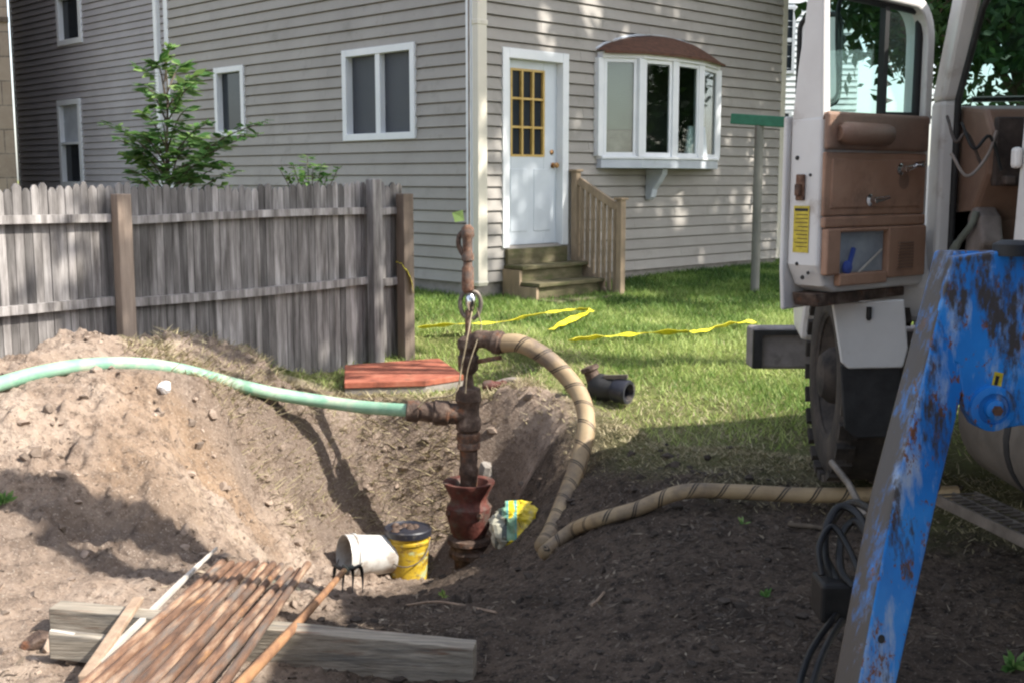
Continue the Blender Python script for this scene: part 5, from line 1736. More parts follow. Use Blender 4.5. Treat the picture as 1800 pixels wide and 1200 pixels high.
# interior trim: padded top, flat middle, lower tray with pocket
sA, sB = dz(1440, 300)[0] - .015, dz(1622, 300)[0]
z195, z272, z300, z395, z405, z480, z515 = [dz(1530, y)[1] for y in (200, 268, 300, 378, 402, 482, 512)]
mb = MB(); mb.fbox(FD, sB, sA, .001, .030, z272 + .006, z195); mb.build("padded_top", MAT['tan_dark'], doorp, bevel=.02, bseg=3)
a_s, b_s = dz(1550, 240)[0], dz(1462, 240)[0]
zr0, zr1 = dz(1500, 254)[1], dz(1500, 218)[1]
mb = MB()
mb.tube([fp(FD, a_s - .01, .035, (zr0 + zr1) / 2), fp(FD, a_s + .02, .042, (zr0 + zr1) / 2), fp(FD, b_s - .03, .045, (zr0 + zr1) / 2), fp(FD, b_s, .036, (zr0 + zr1) / 2)], [.028, .045, .047, .03], 14)
mb.build("armrest", MAT['tan_dark'], doorp, smooth=60)
mb = MB(); mb.fbox(FD, sB, sA, .001, .018, z395, z272 - .002); mb.fbox(FD, sB + .04, sA - .04, .0, .024, z395 + .03, z272 - .03); mb.build("trim_panel", MAT['tan_vinyl'], doorp, bevel=.008)
mb = MB(); mb.fbox(FD, sB - .0, sA + .0, .001, .028, z405 + .01, z395 - .002); mb.build("trim_ridge", MAT['tan_vinyl'], doorp, bevel=.010)
po0, po1 = dz(1550, 440)[0], dz(1466, 440)[0]
pz0, pz1 = dz(1508, 478)[1], dz(1508, 407)[1]
mb = MB()
zbt = zb_d + .03
mb.fbox(FD, po1, sA - .012, .001, .036, zbt + .05, z405 + .008)
mb.fbox(FD, sB, po0, .001, .036, zbt + .02, z405 + .008)
mb.fbox(FD, po0 + .001, po1 - .001, .001, .0355, pz1, z405 + .008)
mb.fbox(FD, po0 + .001, po1 - .001, .001, .0365, zbt, pz0)
mb.build("lower_tray", MAT['tan_vinyl'], doorp, bevel=.008)
mb = MB(); mb.fbox(FD, po0, po1, .002, .004, pz0, pz1); mb.build("pocket_back", MAT['grey_card'], doorp)
q0 = dz(1482, 474)
mb = MB(); mb.beam(fp(FD, dz(1480, 474)[0], .03, dz(1480, 474)[1]), fp(FD, dz(1494, 436)[0], .02, dz(1494, 436)[1]), .016, .014, up=dn_)
mb.lathe(fp(FD, *[dz(1481, 470)[0], .02, dz(1481, 470)[1]]), dn_, [(0, .03), (.012, .026), (.016, .01)], 12)
mb.build("blue_tool", MAT['blue_bag'], doorp)
mb = MB(); mb.beam(fp(FD, dz(1500, 478)[0], .028, dz(1500, 478)[1]), fp(FD, dz(1545, 438)[0], .015, dz(1545, 438)[1]), .008, .006, up=dn_); mb.build("paper_strip", MAT['lath'], doorp)
g0, g1 = dz(1592, 440)[0], dz(1566, 440)[0]
gz0_, gz1_ = dz(1580, 470)[1], dz(1580, 422)[1]
mb = MB()
for k in range(9):
    zz = gz0_ + (gz1_ - gz0_) * k / 9
    mb.fbox(FD, g0, g1, .034, .042, zz, zz + (gz1_ - gz0_) / 9 * .55)
mb.build("speaker_grille", MAT['tan_dark'], doorp)
for (px, py, L_, nm, ang) in ((1574, 298, .085, "window_crank", .25), (1520, 352, .10, "door_pull", .12)):
    s_, z_ = dz(px, py)
    mb = MB(); mb.lathe(fp(FD, s_, .018, z_), dn_, [(0, .026), (.012, .026), (.02, .014), (.045, .014)], 16)
    mb.tube([fp(FD, s_ + .01, .05, z_), fp(FD, s_ - L_ * .5, .055, z_ + L_ * ang * .4), fp(FD, s_ - L_, .05, z_ + L_ * ang)], [.016, .011, .009], 10)
    if nm == "window_crank":
        mb.lathe(fp(FD, s_ - L_, .045, z_ + L_ * ang), dn_, [(0, .012), (.04, .014), (.045, .008)], 10)
    mb.build(nm, MAT['chrome'], doorp, smooth=50)
s_, z_ = dz(1581, 318)
mb = MB(); mb.lathe(fp(FD, s_, .018, z_), dn_, [(0, .040), (.006, .038), (.006, .028)], 20); mb.build("crank_scuff_ring", MAT['tan_dark'], doorp, smooth=40)
# latch edge: sticker, striker, bolt holes.  frame on the end face: s axis = across thickness
FE = (fp(FD, sl, 0, 0), -dn_, dv)


def ez(px, py): return hit(FE, px, py, .003)


e0_, zE0 = ez(1420, 445); e1_, zE1 = ez(1396, 362)
mb = MB(); mb.fbox(FE, min(e0_, e1_), max(e0_, e1_), .001, .004, zE0, zE1); stk = mb.build("warning_sticker", MAT['yellow_label'], doorp)
mb = MB()
rnd = random.Random(9)
ea, eb = min(e0_, e1_), max(e0_, e1_)
mb.fbox(FE, ea + .006, eb - .006, .004, .005, zE1 - .022, zE1 - .010)
for k in range(9):
    zz = zE1 - .035 - k * (zE1 - zE0 - .045) / 9
    mb.fbox(FE, ea + .006, eb - .006 - rnd.uniform(0, .02), .004, .005, zz - .003, zz)
mb.build("sticker_print", MAT['black'], stk)
e_s, e_z = ez(1408, 332)
mb = MB(); mb.fbox(FE, e_s - .022, e_s + .022, .001, .014, e_z - .05, e_z + .06); mb.fbox(FE, e_s - .012, e_s + .012, .014, .034, e_z - .03, e_z + .02); mb.build("latch", MAT['rust'], doorp, bevel=.005)
for px, py, r_ in ((1401, 278, .010), (1400, 464, .008), (1410, 488, .010), (1420, 480, .008), (1424, 308, .007)):
    e_s, e_z = ez(px, py)
    mb = MB(); mb.lathe(fp(FE, e_s, .0005, e_z), dv, [(0, r_), (.004, r_ * .9)], 12); mb.build("bolt_hole", MAT['black'], doorp)
# mirror on its tube bracket, outside the door
mcx = P(1440, 105, 5.2)
mb = MB()
m0, m1 = P(1406, 50, 5.35), P(1474, 180, 5.15)
mz0, mz1 = P(1440, 182, 5.25).z, P(1440, 28, 5.25).z
MA, MBp = Vector((m0.x, m0.y, 0)), Vector((m1.x, m1.y, 0))
mdv = (MBp - MA); mn_ = Vector((mdv.y, -mdv.x, 0)).normalized()
rc = .05
def rr_(inset):
    out = []
    w_ = mdv.length
    for cx_, cz_, a0_ in ((w_ - rc, mz1 - rc, 0), (rc, mz1 - rc, 90), (rc, mz0 + rc, 180), (w_ - rc, mz0 + rc, 270)):
        for k in range(5):
            a_ = math.radians(a0_ + k * 22.5)
            out.append(MA + mdv.normalized() * (cx_ + (rc - inset) * math.cos(a_)) + Vector((0, 0, cz_ + (rc - inset) * math.sin(a_))))
    return out
loop = rr_(0)
mb.prism([p for p in rr_(.012)], mn_ * -.02); mir = mb.build("mirror", MAT['white_flap'], doorp, bevel=.004)
mb = MB(); mb.tube(loop + [loop[0], loop[1]], .011, 8, caps=False); mb.build("mirror_rim", MAT['black'], mir, smooth=60)
mb = MB()
mb.tube(spline([fp(FD, sl - .06, -.13, zt_d - .03), P(1450, 190, 5.12), P(1470, 178, 5.13), P(1474, 150, 5.15), P(1472, 60, 5.15), P(1475, 10, 5.15), P(1490, -20, 5.2)], 5), .010, 8)
mb.tube([P(1474, 84, 5.15), P(1484, 72, 5.15), P(1482, 62, 5.15)], .010, 8)
mb.build("mirror_bracket", MAT['black'], mir, smooth=60)

# --- blue outrigger leg and pivot plate ---------------------------------
def leg_sec(y, pxs, d):
    l, c, r_ = pxs
    pl, pc_, pr2 = P(l, y, d + .085), P(c, y, d), P(r_, y, d + .055)
    pb = pl + pr2 - pc_
    return [pl, pc_, pr2, pb]


s_top = leg_sec(440, (1641, 1676, 1752), 3.10)
s_mid = leg_sec(867, (1528, 1572, 1651), 2.94)
s_bot = leg_sec(1260, (1452, 1497, 1564), 2.79)
d_ex = (s_bot[1] - s_mid[1]) * (.32 / max(1e-3, s_mid[1].z - s_bot[1].z))
s_end = [p + d_ex for p in s_bot]
mb = MB()
for A_, B_ in ((s_top, s_mid), (s_mid, s_bot), (s_bot, s_end)):
    n0 = len(mb.v)
    mb.add(A_ + B_, [(0, 1, 5, 4)], .0)
    mb.add(A_ + B_, [(1, 2, 6, 5), (2, 3, 7, 6), (3, 0, 4, 7)], 1.0)
mb.add(s_top, [(3, 2, 1, 0)], .1); mb.add(s_end, [(0, 1, 2, 3)], .1)
leg = mb.build("outrigger_leg", MAT['blue'], truck)
wd = leg.modifiers.new("weld", 'WELD'); wd.merge_threshold = .0005
bv = leg.modifiers.new("bevel", 'BEVEL'); bv.width = .009; bv.segments = 2; bv.limit_method = 'ANGLE'
ft = sum(s_end, Vector()) / 4
gf_ = gz(ft.x, ft.y)
mb = MB(); mb.lathe((ft.x, ft.y, gf_ - .01), (0, 0, 1), [(0, .16), (.02, .16), (.03, .10), (max(.05, ft.z - gf_ + .03), .05)], 20); mb.build("foot_pad", MAT['mud_steel'], leg, smooth=38)
t_h = .655
ha, hb = s_mid[1].lerp(s_bot[1], t_h), s_mid[2].lerp(s_bot[2], t_h)
hn_ = (hb - ha).cross(s_bot[1] - s_mid[1]).normalized()
if hn_.y > 0: hn_ = -hn_
mb = MB(); mb.lathe(ha.lerp(hb, .36), hn_, [(-.02, .011), (.0012, .011)], 14); mb.build("bolt_hole", MAT['black'], leg)
pd = 3.06
plate = [P(1676, 452, pd), P(1800, 436, pd), P(1905, 440, pd), P(1905, 745, pd), P(1795, 748, pd), P(1772, 752, pd), P(1740, 756, pd), P(1712, 748, pd), P(1697, 722, pd), P(1690, 690, pd), P(1684, 640, pd), P(1640, 620, pd), P(1650, 545, pd)]
mb = MB(); mb.prism(plate, (0, .045, 0)); pl_ = mb.build("pivot_plate", MAT['blue'], truck, bevel=.006)
q_ = P(1880, 600, pd)
mb = MB(); mb.beam(q_ + Vector((-.06, .14, 0)), Vector((2.6, 3.35, .95)), .14, .18); mb.build("outrigger_arm", MAT['blue'], truck, bevel=.01)
pvt = P(1742, 716, pd)
mb = MB(); mb.lathe(pvt, (0, -1, 0), [(0, .062), (.018, .060), (.022, .045), (.022, .042), (.012, .040), (.012, .026), (.035, .026), (.038, .018)], 24); mb.build("pivot_boss", MAT['blue'], pl_, smooth=35)
mb = MB(); mb.lathe(pvt + Vector((0, -.036, 0)), (0, -1, 0), [(0, .014), (.012, .014)], 6); mb.build("pivot_bolt", MAT['rust'], pl_)
st_ = [P(1740, 689, pd), P(1757, 691, pd), P(1763, 655, pd), P(1748, 652, pd)]
mb = MB(); mb.prism([p + Vector((0, -.0005, 0)) for p in st_], (0, -.003, 0)); stk = mb.build("warning_sticker", MAT['yellow_label'], pl_)
mb = MB(); a_, b_ = P(1754, 660, pd - .004), P(1750, 676, pd - .004)
mb.beam(a_, b_, .009, .002, up=(0, 1, 0)); mb.lathe(P(1748.5, 683, pd - .0035), (0, -1, 0), [(0, .006), (.001, .006)], 10); mb.build("sticker_mark", MAT['black'], stk)
mb = MB(); mb.lathe(P(1780, 436, pd + .02), (0, 0, 1), [(-.02, .05), (.01, .05), (.02, .03)], 16); mb.build("hydraulic_cap", MAT['black'], pl_, smooth=38)
# hydraulic hoses dropping behind the leg, plus a black junction block
JB = P(1478, 1055, 3.6)
mb = MB(); mb.box(JB.x - .075, JB.x + .035, JB.y - .05, JB.y + .09, JB.z - .06, JB.z + .07); mb.build("junction_block", MAT['hyd'], truck, bevel=.012)
for k, pts in enumerate(([(1470, 1030, 3.62), (1452, 985, 3.65), (1452, 930, 3.7), (1475, 890, 3.75), (1510, 905, 3.7), (1535, 960, 3.5)],
                         [(1478, 1030, 3.6), (1446, 960, 3.7), (1470, 905, 3.8), (1500, 882, 3.8), (1540, 900, 3.6)],
                         [(1500, 1030, 3.55), (1478, 1000, 3.6), (1480, 940, 3.7), (1505, 915, 3.7), (1530, 950, 3.55)],
                         [(1470, 1080, 3.55), (1440, 1120, 3.4), (1418, 1160, 3.3), (1404, 1215, 3.2), (1410, 1270, 3.1)],
                         [(1480, 1090, 3.5), (1455, 1130, 3.35), (1435, 1180, 3.25), (1425, 1230, 3.15), (1440, 1280, 3.1)],
                         [(1520, 1030, 3.5), (1490, 960, 3.6), (1462, 925, 3.65), (1440, 960, 3.6), (1445, 1010, 3.55)])):
    mb = MB(); mb.tube(spline([P(*p) for p in pts], 6), .013 if k < 3 else .011, 8); mb.build("hydraulic_hose", MAT['hyd'], truck, smooth=60)
mb = MB(); mb.tube([P(1462, 812, 4.6), P(1492, 850, 4.4), P(1522, 908, 4.1)], .014, 8); mb.build("linkage_rod", MAT['grating'], truck, smooth=60)

# ------------------------------------------------------------------ vegetation
def leaves(centers, n_per, spread, size, rng, tlo=0, thi=1, droop=.0):
    C = np.repeat(np.asarray(centers), n_per, axis=0)
    n = len(C)
    if np.ndim(spread) == 0:
        C = C + rng.normal(0, spread, (n, 3))
    else:
        C = C + rng.normal(0, 1, (n, 3)) * np.repeat(np.asarray(spread)[:, None], n_per, 0)
    a = rng.normal(0, 1, (n, 3)); a[:, 2] -= droop
    a /= np.linalg.norm(a, axis=1, keepdims=True)
    b = np.cross(a, rng.normal(0, 1, (n, 3)))
    b /= np.linalg.norm(b, axis=1, keepdims=True) + 1e-9
    s = size * rng.uniform(.6, 1.3, (n, 1))
    V = np.stack([C - a * s, C + b * s * .45, C + a * s, C - b * s * .45], 1)
    cl = np.repeat(rng.uniform(0, 1, len(centers)), n_per)
    t = np.clip(tlo + (thi - tlo) * (.5 * cl + .5 * rng.uniform(0, 1, n)), 0, 1)
    return V, t


def big_tree(base, blobs, n_cl, n_leaf, size, label, seed=1, top=None, tr=.2, gaps=()):
    rng = np.random.default_rng(seed)
    base = Vector(base)
    t_ = thing("tree", base, label, "tree", "trees around the yard")
    cx = sum((Vector(b[0]) for b in blobs), Vector()) / len(blobs)
    mid_ = base.lerp(cx, .55); mid_.x += .3
    mb = MB(); mb.tube(spline([base - Vector((0, 0, .3)), base.lerp(mid_, .5) + Vector((.15, .1, 0)), mid_, cx], 5), [tr * (1 - .045 * i) for i in range(16)], 12)
    for c_, r_ in blobs:
        c_ = Vector(c_)
        mb.tube(spline([mid_, mid_.lerp(c_, .5) + Vector((0, 0, .3)), c_], 5), [tr * .45 * (1 - .085 * i) for i in range(11)], 8)
        for k in range(7):
            d = Vector(rng.normal(0, 1, 3)).normalized() * r_ * .85
            mb.tube([mid_.lerp(c_, .75), c_ + d * .5, c_ + d], [tr * .18, tr * .1, .008], 6)
    mb.build("trunk", MAT['bark'], t_, smooth=60)
    cs = []
    for c_, r_ in blobs:
        d = rng.normal(0, 1, (n_cl, 3)); d /= np.linalg.norm(d, axis=1, keepdims=True)
        rad = r_ * rng.uniform(.15, 1.0, (n_cl, 1)) ** .55
        cs.append(np.array(c_) + d * rad * np.array([1, 1, .85]))
    cs = np.concatenate(cs)
    V, t = leaves(cs, n_leaf, .30, size, rng)
    if gaps:        # openings in the foliage that let the sun through
        C = V.mean(1); keep = np.ones(len(C), dtype=bool); sd3 = np.array(SUN_DIR)
        for gp_, gr_ in gaps:
            dv3 = C - np.array(gp_)
            dist = np.linalg.norm(dv3 - (dv3 @ sd3)[:, None] * sd3, axis=1)
            keep &= dist > gr_ * .85 + .055
        V, t = V[keep], t[keep]
    np_quads("crown", V, MAT['leaf'], t, t_)
    return t_


flecks = []
for px, py, r_ in ((1028, 12, .17), (1042, 45, .12), (955, 28, .10), (948, 60, .07), (1092, 62, .09), (1155, 14, .07), (1182, 22, .07), (1262, 182, .10), (1256, 216, .09), (1306, 166, .08), (1308, 262, .06), (1188, 332, .08), (1190, 385, .10),
                   (1240, 430, .10), (1238, 452, .08), (1122, 336, .09), (1312, 348, .06), (964, 92, .06), (1150, 380, .06), (1284, 245, .07), (1262, 300, .07), (1352, 120, .06), (1010, 215, .06), (1085, 400, .06), (1345, 420, .08)):
    s_, z_ = hit(FR, px, py); flecks.append((fp(FR, s_, 0, z_), r_))
for px, py, r_ in ((960, 545, .22), (1130, 520, .16), (1250, 530, .25), (1060, 500, .1), (820, 560, .2)):
    flecks.append((G(px, py), r_))
# tall tree right of the yard that shades the house wall and back lawn
big_tree((11.2, 13.5, .3), [((9.6, 10.9, 10.4), 2.3), ((11.4, 12.6, 11.6), 2.7), ((9.3, 12.6, 12.6), 2.3), ((12.6, 10.6, 10.0), 2.1), ((11.5, 14.8, 10.8), 2.4), ((7.6, 10.6, 11.3), 1.6)], 62, 42, .165, "tall leafy tree right of the yard shading the house", 3, tr=.28, gaps=flecks)
# trees behind the photographer, mirrored in the windows
big_tree((-5.5, -13, 0), [((-5.5, -13, 5.0), 3.0), ((-7.5, -12, 7.5), 2.8), ((-3.5, -14, 8), 3.0), ((-5.5, -13.5, 10.5), 2.8)], 60, 30, .26, "broad tree standing behind the photographer on the left", 13, tr=.3)
big_tree((3.5, -15, 0), [((3.5, -15, 5.0), 3.0), ((1.5, -14.5, 7.5), 2.8), ((5.5, -15, 8), 3.0), ((3.5, -15.5, 10.5), 2.8)], 60, 30, .26, "broad tree standing behind the drilling truck", 14, tr=.3)
big_tree((12.5, 14.5, .3), [((11.5, 14.0, 2.6), 2.0), ((13.5, 15.5, 3.4), 2.3), ((14.0, 12.5, 2.6), 2.0), ((13.0, 14.0, 5.2), 2.2), ((15.0, 17.5, 3.2), 2.4)], 60, 34, .17, "dense bushy tree on the far right edge of the yard", 15, tr=.2)
# trees beyond the truck
big_tree((7.0, 17.5, .4), [((6.9, 17.2, 3.9), 1.6), ((5.6, 17.4, 4.6), 1.4), ((8.3, 18.0, 4.4), 1.8), ((6.6, 18.2, 6.2), 1.9), ((9.6, 17.5, 3.6), 1.6)], 60, 46, .12, "bushy green tree seen through the truck windshield", 5, tr=.16)
big_tree((4.9, 15.5, .4), [((4.75, 15.2, 4.35), .85), ((5.4, 15.6, 3.7), .8), ((4.4, 15.6, 5.2), 1.0), ((5.6, 15.6, 5.0), 1.0)], 26, 30, .085, "slim tree with loose foliage seen through the open truck door window", 8, tr=.09)
# low tree arching over the fence side
big_tree((6.2, 8.4, .15), [((4.5, 7.1, 8.0), 1.1), ((3.9, 6.5, 7.4), .7), ((5.4, 7.4, 8.4), 1.1), ((4.7, 6.5, 8.3), .8)], 34, 34, .13, "slender tree arching above the truck cab", 9, tr=.12)

# sapling behind the fence with feathery compound leaves
rng = np.random.default_rng(4)
sb_ = P(297, 330, 9.9)
sgz = gz(sb_.x, sb_.y)
sap = thing("sapling", (sb_.x, sb_.y, sgz), "young green sapling with feathery leaves behind the fence", "sapling")
ztp = P(297, 85, 9.9).z
stem = [Vector((sb_.x + .02 * math.sin(k), sb_.y, sgz + (ztp - sgz) * k / 9)) for k in range(10)]
mb = MB(); mb.tube(stem, [.022 - .0019 * k for k in range(10)], 8)
Vs, Ts = [], []


def frond(a, b, n, sz, lift=.08):
    a, b = np.array(a), np.array(b)
    d = b - a; L_ = np.linalg.norm(d); d /= L_
    side = np.cross(d, [0, 0, 1]); side /= np.linalg.norm(side) + 1e-9
    for k in range(n):
        t = .2 + .8 * k / (n - 1)
        p = a + (b - a) * t + np.array([0, 0, lift * math.sin(math.pi * t)])
        for sg in (-1, 1):
            q = side * sg * (.85) + d * .45 + np.array([0, 0, -.28]) + rng.normal(0, .16, 3)
            q /= np.linalg.norm(q)
            w = np.cross(q, rng.normal(0, .35, 3) + np.array([0, 0, 1.])); w /= np.linalg.norm(w)
            s_ = sz * (.7 + .5 * math.sin(math.pi * t)) * rng.uniform(.8, 1.2)
            Vs.append([p, p + q * s_ * .5 + w * s_ * .20, p + q * s_, p + q * s_ * .5 - w * s_ * .20])
            Ts.append(rng.uniform(.15, 1))


tips = [(185, 218, .2), (205, 245, -.3), (225, 275, .25), (250, 200, -.2), (252, 150, .2), (275, 110, -.1), (300, 86, 0), (325, 115, .2), (345, 145, -.2), (360, 130, .3), (330, 190, -.3), (372, 215, .1), (400, 255, -.25), (430, 235, .2), (470, 212, -.1), (455, 235, .25), (350, 285, -.35), (260, 285, .35), (230, 300, -.3), (310, 240, .4), (300, 170, .3), (285, 215, -.35), (395, 290, .2), (340, 310, -.3), (420, 300, .3), (270, 250, .1), (320, 270, -.1), (355, 240, .4), (240, 235, -.4), (300, 300, .3)]
for (px, py, dy) in tips:
    tip = P(px, py, 9.9 + dy)
    zs_ = min(max(tip.z - .25 - .25 * abs(tip.x - sb_.x), sgz + .8), ztp - .1)
    org = Vector((sb_.x, sb_.y, zs_))
    midp = org.lerp(tip, .55) + Vector((0, 0, .06))
    mb.tube(spline([org, midp, tip], 4), [.009, .008, .007, .006, .006, .005, .004, .003, .002], 6)
    frond(org.lerp(tip, .25), tip, 12, .13)
    nb_ = 1 if abs(px - 297) > 50 else 0
    for k in range(nb_ + 1):
        t = .30 + .16 * k
        st_ = org.lerp(tip, t)
        en = st_ + Vector((rng.uniform(-.22, .22), rng.uniform(-.2, .2), rng.uniform(-.02, .20)))
        frond(st_, en, 9, .11, .03)
mb.build("stem", MAT['bark'], sap, smooth=60)
np_quads("foliage", np.array(Vs), MAT['sapling'], np.array(Ts), sap)

# low bush tops right of the sapling
Vs, Ts = [], []
lb_ = P(545, 318, 10.6); lgz = gz(lb_.x, lb_.y)
bush = thing("bush", (lb_.x, lb_.y, lgz), "low leafy bush top just above the fence right of the sapling", "bush")
mb = MB()
for (px, py) in ((492, 298), (515, 290), (540, 276), (565, 290), (595, 296), (530, 305), (575, 308), (550, 296), (505, 308)):
    tip = P(px, py, 10.6 + rng.uniform(-.2, .2)); org = Vector((lb_.x, lb_.y, tip.z - .5))
    mb.tube([Vector((lb_.x, lb_.y, lgz)), org, tip], [.01, .008, .003], 6)
    frond(org.lerp(tip, .4), tip, 10, .09)
mb.build("stem", MAT['bark'], bush, smooth=60)
np_quads("foliage", np.array(Vs), MAT['sapling'], np.array(Ts), bush)

# grass
def blades(n, xr, yr, accept, hlo, hhi, w, rng, flat=0.0, tint_fn=None):
    x = rng.uniform(*xr, n); y = rng.uniform(yr[0] ** .5, yr[1] ** .5, n) ** 2
    k = rng.uniform(0, 1, n) < accept(x, y)
    x, y = x[k], y[k]
    z = ground_z(x, y)
    n = len(x)
    h = rng.uniform(hlo, hhi, n)
    an = rng.uniform(0, 2 * np.pi, n)
    lean = rng.uniform(.15, .8, n) + flat
    la = rng.uniform(0, 2 * np.pi, n)
    b = np.stack([x, y, z - .005], 1)
    sd_ = np.stack([np.cos(an), np.sin(an), np.zeros(n)], 1) * (w * rng.uniform(.6, 1.4, n))[:, None]
    ld = np.stack([np.cos(la), np.sin(la), np.zeros(n)], 1)
    up_ = np.array([0, 0, 1.])
    tip = b + (ld * np.sin(lean)[:, None] + up_ * np.cos(lean)[:, None]) * h[:, None]
    V = np.stack([b - sd_, b + sd_, tip + sd_ * .25, tip - sd_ * .25], 1)
    t = tint_fn(x, y, rng) if tint_fn else rng.uniform(0, 1, n)
    return V, np.clip(t, 0, 1)


def visible_x(x, y): return (np.abs(x) < y * .47 + .3)


rng = np.random.default_rng(77)
dry = lambda x, y: np.clip((np.interp(x, LX, LY) + 1.9 + 1.2 * fbm(x * .9, y * .9, 3, 71) - y) / 1.6, 0, 1)
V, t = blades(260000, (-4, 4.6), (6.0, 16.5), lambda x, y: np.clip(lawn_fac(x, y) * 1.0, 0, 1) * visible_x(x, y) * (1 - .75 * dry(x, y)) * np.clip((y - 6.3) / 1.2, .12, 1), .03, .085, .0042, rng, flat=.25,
              tint_fn=lambda x, y, r: .60 + .7 * fbm(x * 1.6, y * 1.6, 3, 61) + r.uniform(-.3, .3, len(x)) + .3 * dry(x, y) - .30 * np.clip((y - 10.2) / 1.2, 0, 1))  # blades darker toward the house: tree shade put into the tint
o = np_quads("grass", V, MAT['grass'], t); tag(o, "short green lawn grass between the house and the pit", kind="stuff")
V, t = blades(110000, (-4, 4.6), (5.6, 11.5), lambda x, y: np.clip(lawn_fac(x, y + .35), 0, 1) * visible_x(x, y) * np.clip(dry(x, y) + .10, 0, 1) * .8 * np.clip((y - 6.2) / 1.4, .2, 1), .025, .075, .004, rng, flat=.65)
o = np_quads("dry_grass", V, MAT['straw'], t); tag(o, "dry straw-coloured cut grass along the lawn edge", kind="stuff")
V1, t1 = blades(190000, (.1, 4), (5.0, 8.4), lambda x, y: (lawn_fac(x, y) < .6) * np.clip((y - (np.interp(x, LX, LY) - 1.3)) / 1.3, 0, 1) ** 1.6 * np.clip(.65 + 1.3 * fbm(x * 2.2, y * 2.2, 3, 131), 0, 1) * np.clip((x - .25) / .3, 0, 1), .015, .055, .0035, rng, flat=.7)
o = np_quads("trampled_grass", V1, MAT['straw'], t1 * .9); tag(o, "thin trampled grass fading into the dark soil beside the wheel", kind="stuff")
# hanging dry grass and roots on the pit sides
V, t = blades(60000, (-2.4, .8), (6.6, 8.5), lambda x, y: np.clip(1.4 * fbm(x * 1.4, y * 1.4, 3, 91) + .12, 0, 1) * (1 - lawn_fac(x, y)) * (((x < -.55) & (y > 7.1)) | (y > 7.9)), .04, .12, .0045, rng, flat=.75)
o = np_quads("roots_and_straw", V, MAT['straw'], t * .8); tag(o, "dry grass and roots hanging on the pit sides", kind="stuff")
# wood chips and clods scattered on the soil
n = 26000
x = rng.uniform(-2.6, 2.6, n); y = rng.uniform(3.2, 8.0, n) * rng.uniform(.75, 1, n)
k = (lawn_fac(x, y) < .5) & (np.abs(x) < y * .5)
k &= rng.uniform(0, 1, n) < np.clip(.38 + 2.0 * fbm(x * 2.3, y * 2.3, 3, 151), .06, 1)
x, y = x[k], y[k]; z = ground_z(x, y) + .003; n = len(x)
an = rng.uniform(0, 6.28, n); ln = rng.uniform(.004, .020, n) * rng.choice([.6, 1, 1.5], n); w = ln * rng.uniform(.10, .35, n)
longk = rng.uniform(0, 1, n) < .05
ln = np.where(longk, rng.uniform(.03, .075, n), ln); w = np.where(longk, rng.uniform(.0015, .003, n), w)
d = np.stack([np.cos(an), np.sin(an), rng.normal(0, .3, n)], 1) * ln[:, None]
e = np.stack([-np.sin(an), np.cos(an), rng.normal(0, .3, n)], 1) * w[:, None]
c = np.stack([x, y, z], 1)
o = np_quads("wood_chips", np.stack([c - d, c + e, c + d, c - e], 1), MAT['chip'], np.clip(rng.normal(.0, .30, n), 0, 1)); tag(o, "pale wood chips and root bits littering the soil", kind="stuff")
bm = bmesh.new(); bmesh.ops.create_icosphere(bm, subdivisions=1, radius=1)
IV = np.array([v.co[:] for v in bm.verts]); IF = [tuple(v.index for v in f.verts) for f in bm.faces]; bm.free()
mb = MB()
n = 8500
x = rng.uniform(-3.0, 2.4, n); y = 3.3 + 5.0 * rng.uniform(0, 1, n) ** 1.2
q = rng.uniform(0, 1, n)
k = (np.abs(x) < y * .5) & (lawn_fac(x, y) < .4) & (rng.uniform(0, 1, n) < np.clip(.45 + 1.8 * fbm(x * 2.0, y * 2.0, 3, 161), .08, 1))
x, y, q = x[k], y[k], q[k]
zz = ground_z(x, y); sdf = sand_fac(x, y)
for i in range(len(x)):
    r_ = (.005 + .040 * q[i] ** 9) * (1.0 if sdf[i] > .5 else .85)
    V_ = IV * (1 + rng.normal(0, .27, (12, 1))) * np.array([1, rng.uniform(.6, 1), rng.uniform(.5, .85)]) * r_
    a_ = rng.uniform(0, 6.28); ca_, sa_ = math.cos(a_), math.sin(a_)
    mb.add([(x[i] + v[0] * ca_ - v[1] * sa_, y[i] + v[0] * sa_ + v[1] * ca_, zz[i] + v[2] + r_ * .02) for v in V_], IF, float((.20 + .72 * sdf[i]) * rng.uniform(.55, 1.2)))
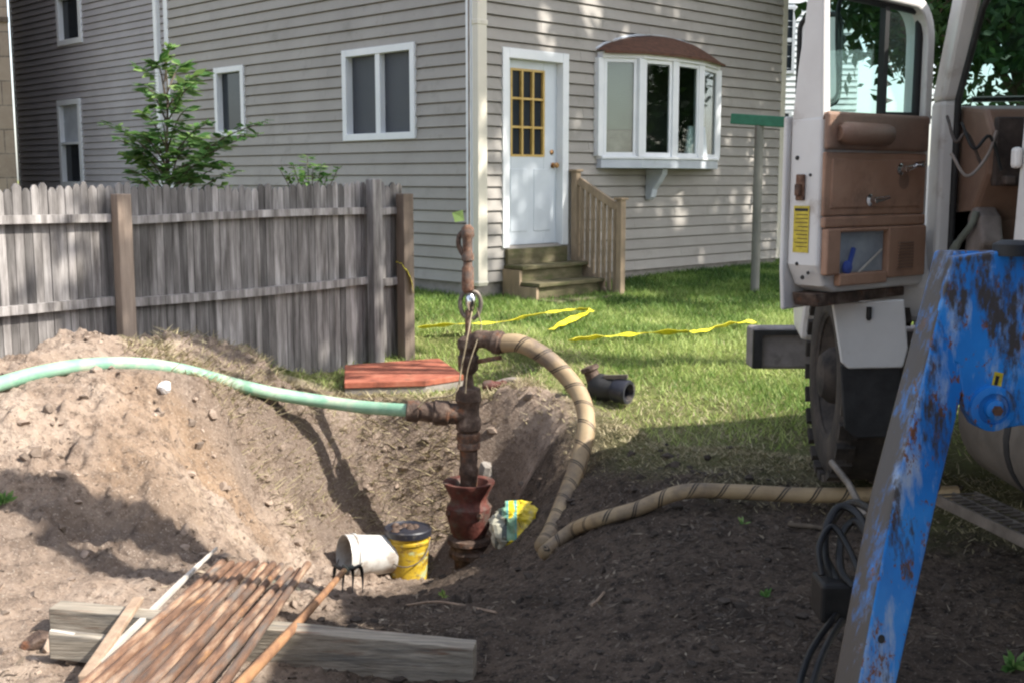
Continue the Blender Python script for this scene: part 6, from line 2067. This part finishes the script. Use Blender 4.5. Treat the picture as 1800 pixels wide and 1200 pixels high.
o = mb.build("soil_clods", MAT['clod'], smooth=35); tag(o, "clods and pebbles scattered over the dug soil", kind="stuff")

# weed tufts on the bare soil
for i, (px, py, lab) in enumerate(((6, 888, "green weed tuft at the left edge of the spoil heap"), (1306, 922, "small green weed below the long tan hose"), (1346, 1052, "small weed on the dark soil left of the hydraulic hoses"), (780, 1050, "pale green weed in front of the yellow bucket"), (1782, 1180, "leafy weed at the lower right corner under the truck"))):
    g = G(px, py)
    rr = np.random.default_rng(300 + i)
    nl_ = 34 if i in (0, 4) else 12
    c_ = np.tile([g.x, g.y, gz(g.x, g.y) + .004], (nl_, 1))
    d_v = rr.normal(0, 1, (nl_, 3)); d_v[:, 2] = np.abs(d_v[:, 2]) * .8 + .25
    d_v /= np.linalg.norm(d_v, axis=1, keepdims=True)
    w_v = np.cross(d_v, rr.normal(0, 1, (nl_, 3))); w_v /= np.linalg.norm(w_v, axis=1, keepdims=True)
    L_v = rr.uniform(.03, .08, (nl_, 1)) * (1.0 if i in (0, 4) else .62)
    V = np.stack([c_, c_ + d_v * L_v * .6 + w_v * L_v * .16, c_ + d_v * L_v, c_ + d_v * L_v * .6 - w_v * L_v * .16], 1)
    t = rr.uniform(.2, 1, nl_)
    t_ = np_quads("weed", V, MAT['sapling'] if i != 3 else MAT['grass'], t, None, loc=g)
    tag(t_, lab, "weed", "weeds on the bare soil")
# twigs
for i, (a_, b_, c_, lab) in enumerate((((715, 1068), (775, 1062), (872, 1080), "crooked pale twig on the soil in front of the yellow bucket"), ((1040, 1068), (1052, 1058), (1062, 1046), "short pale twig on the dark soil right of centre"), ((1385, 925), (1450, 935), (1440, 945), "dark root lying left of the hydraulic hoses"))):
    pts = [G(*q) + Vector((0, 0, .012)) for q in (a_, b_, c_)]
    for p in pts: p.z = gz(p.x, p.y) + .012
    mb = MB(); mb.tube(spline(pts, 6), .006 if i < 2 else .012, 6)
    tag(mb.build("twig", MAT['brown_stick'] if i < 2 else MAT['bark'], None, loc=pts[0], smooth=60), lab, "twig", "twigs on the bare soil")
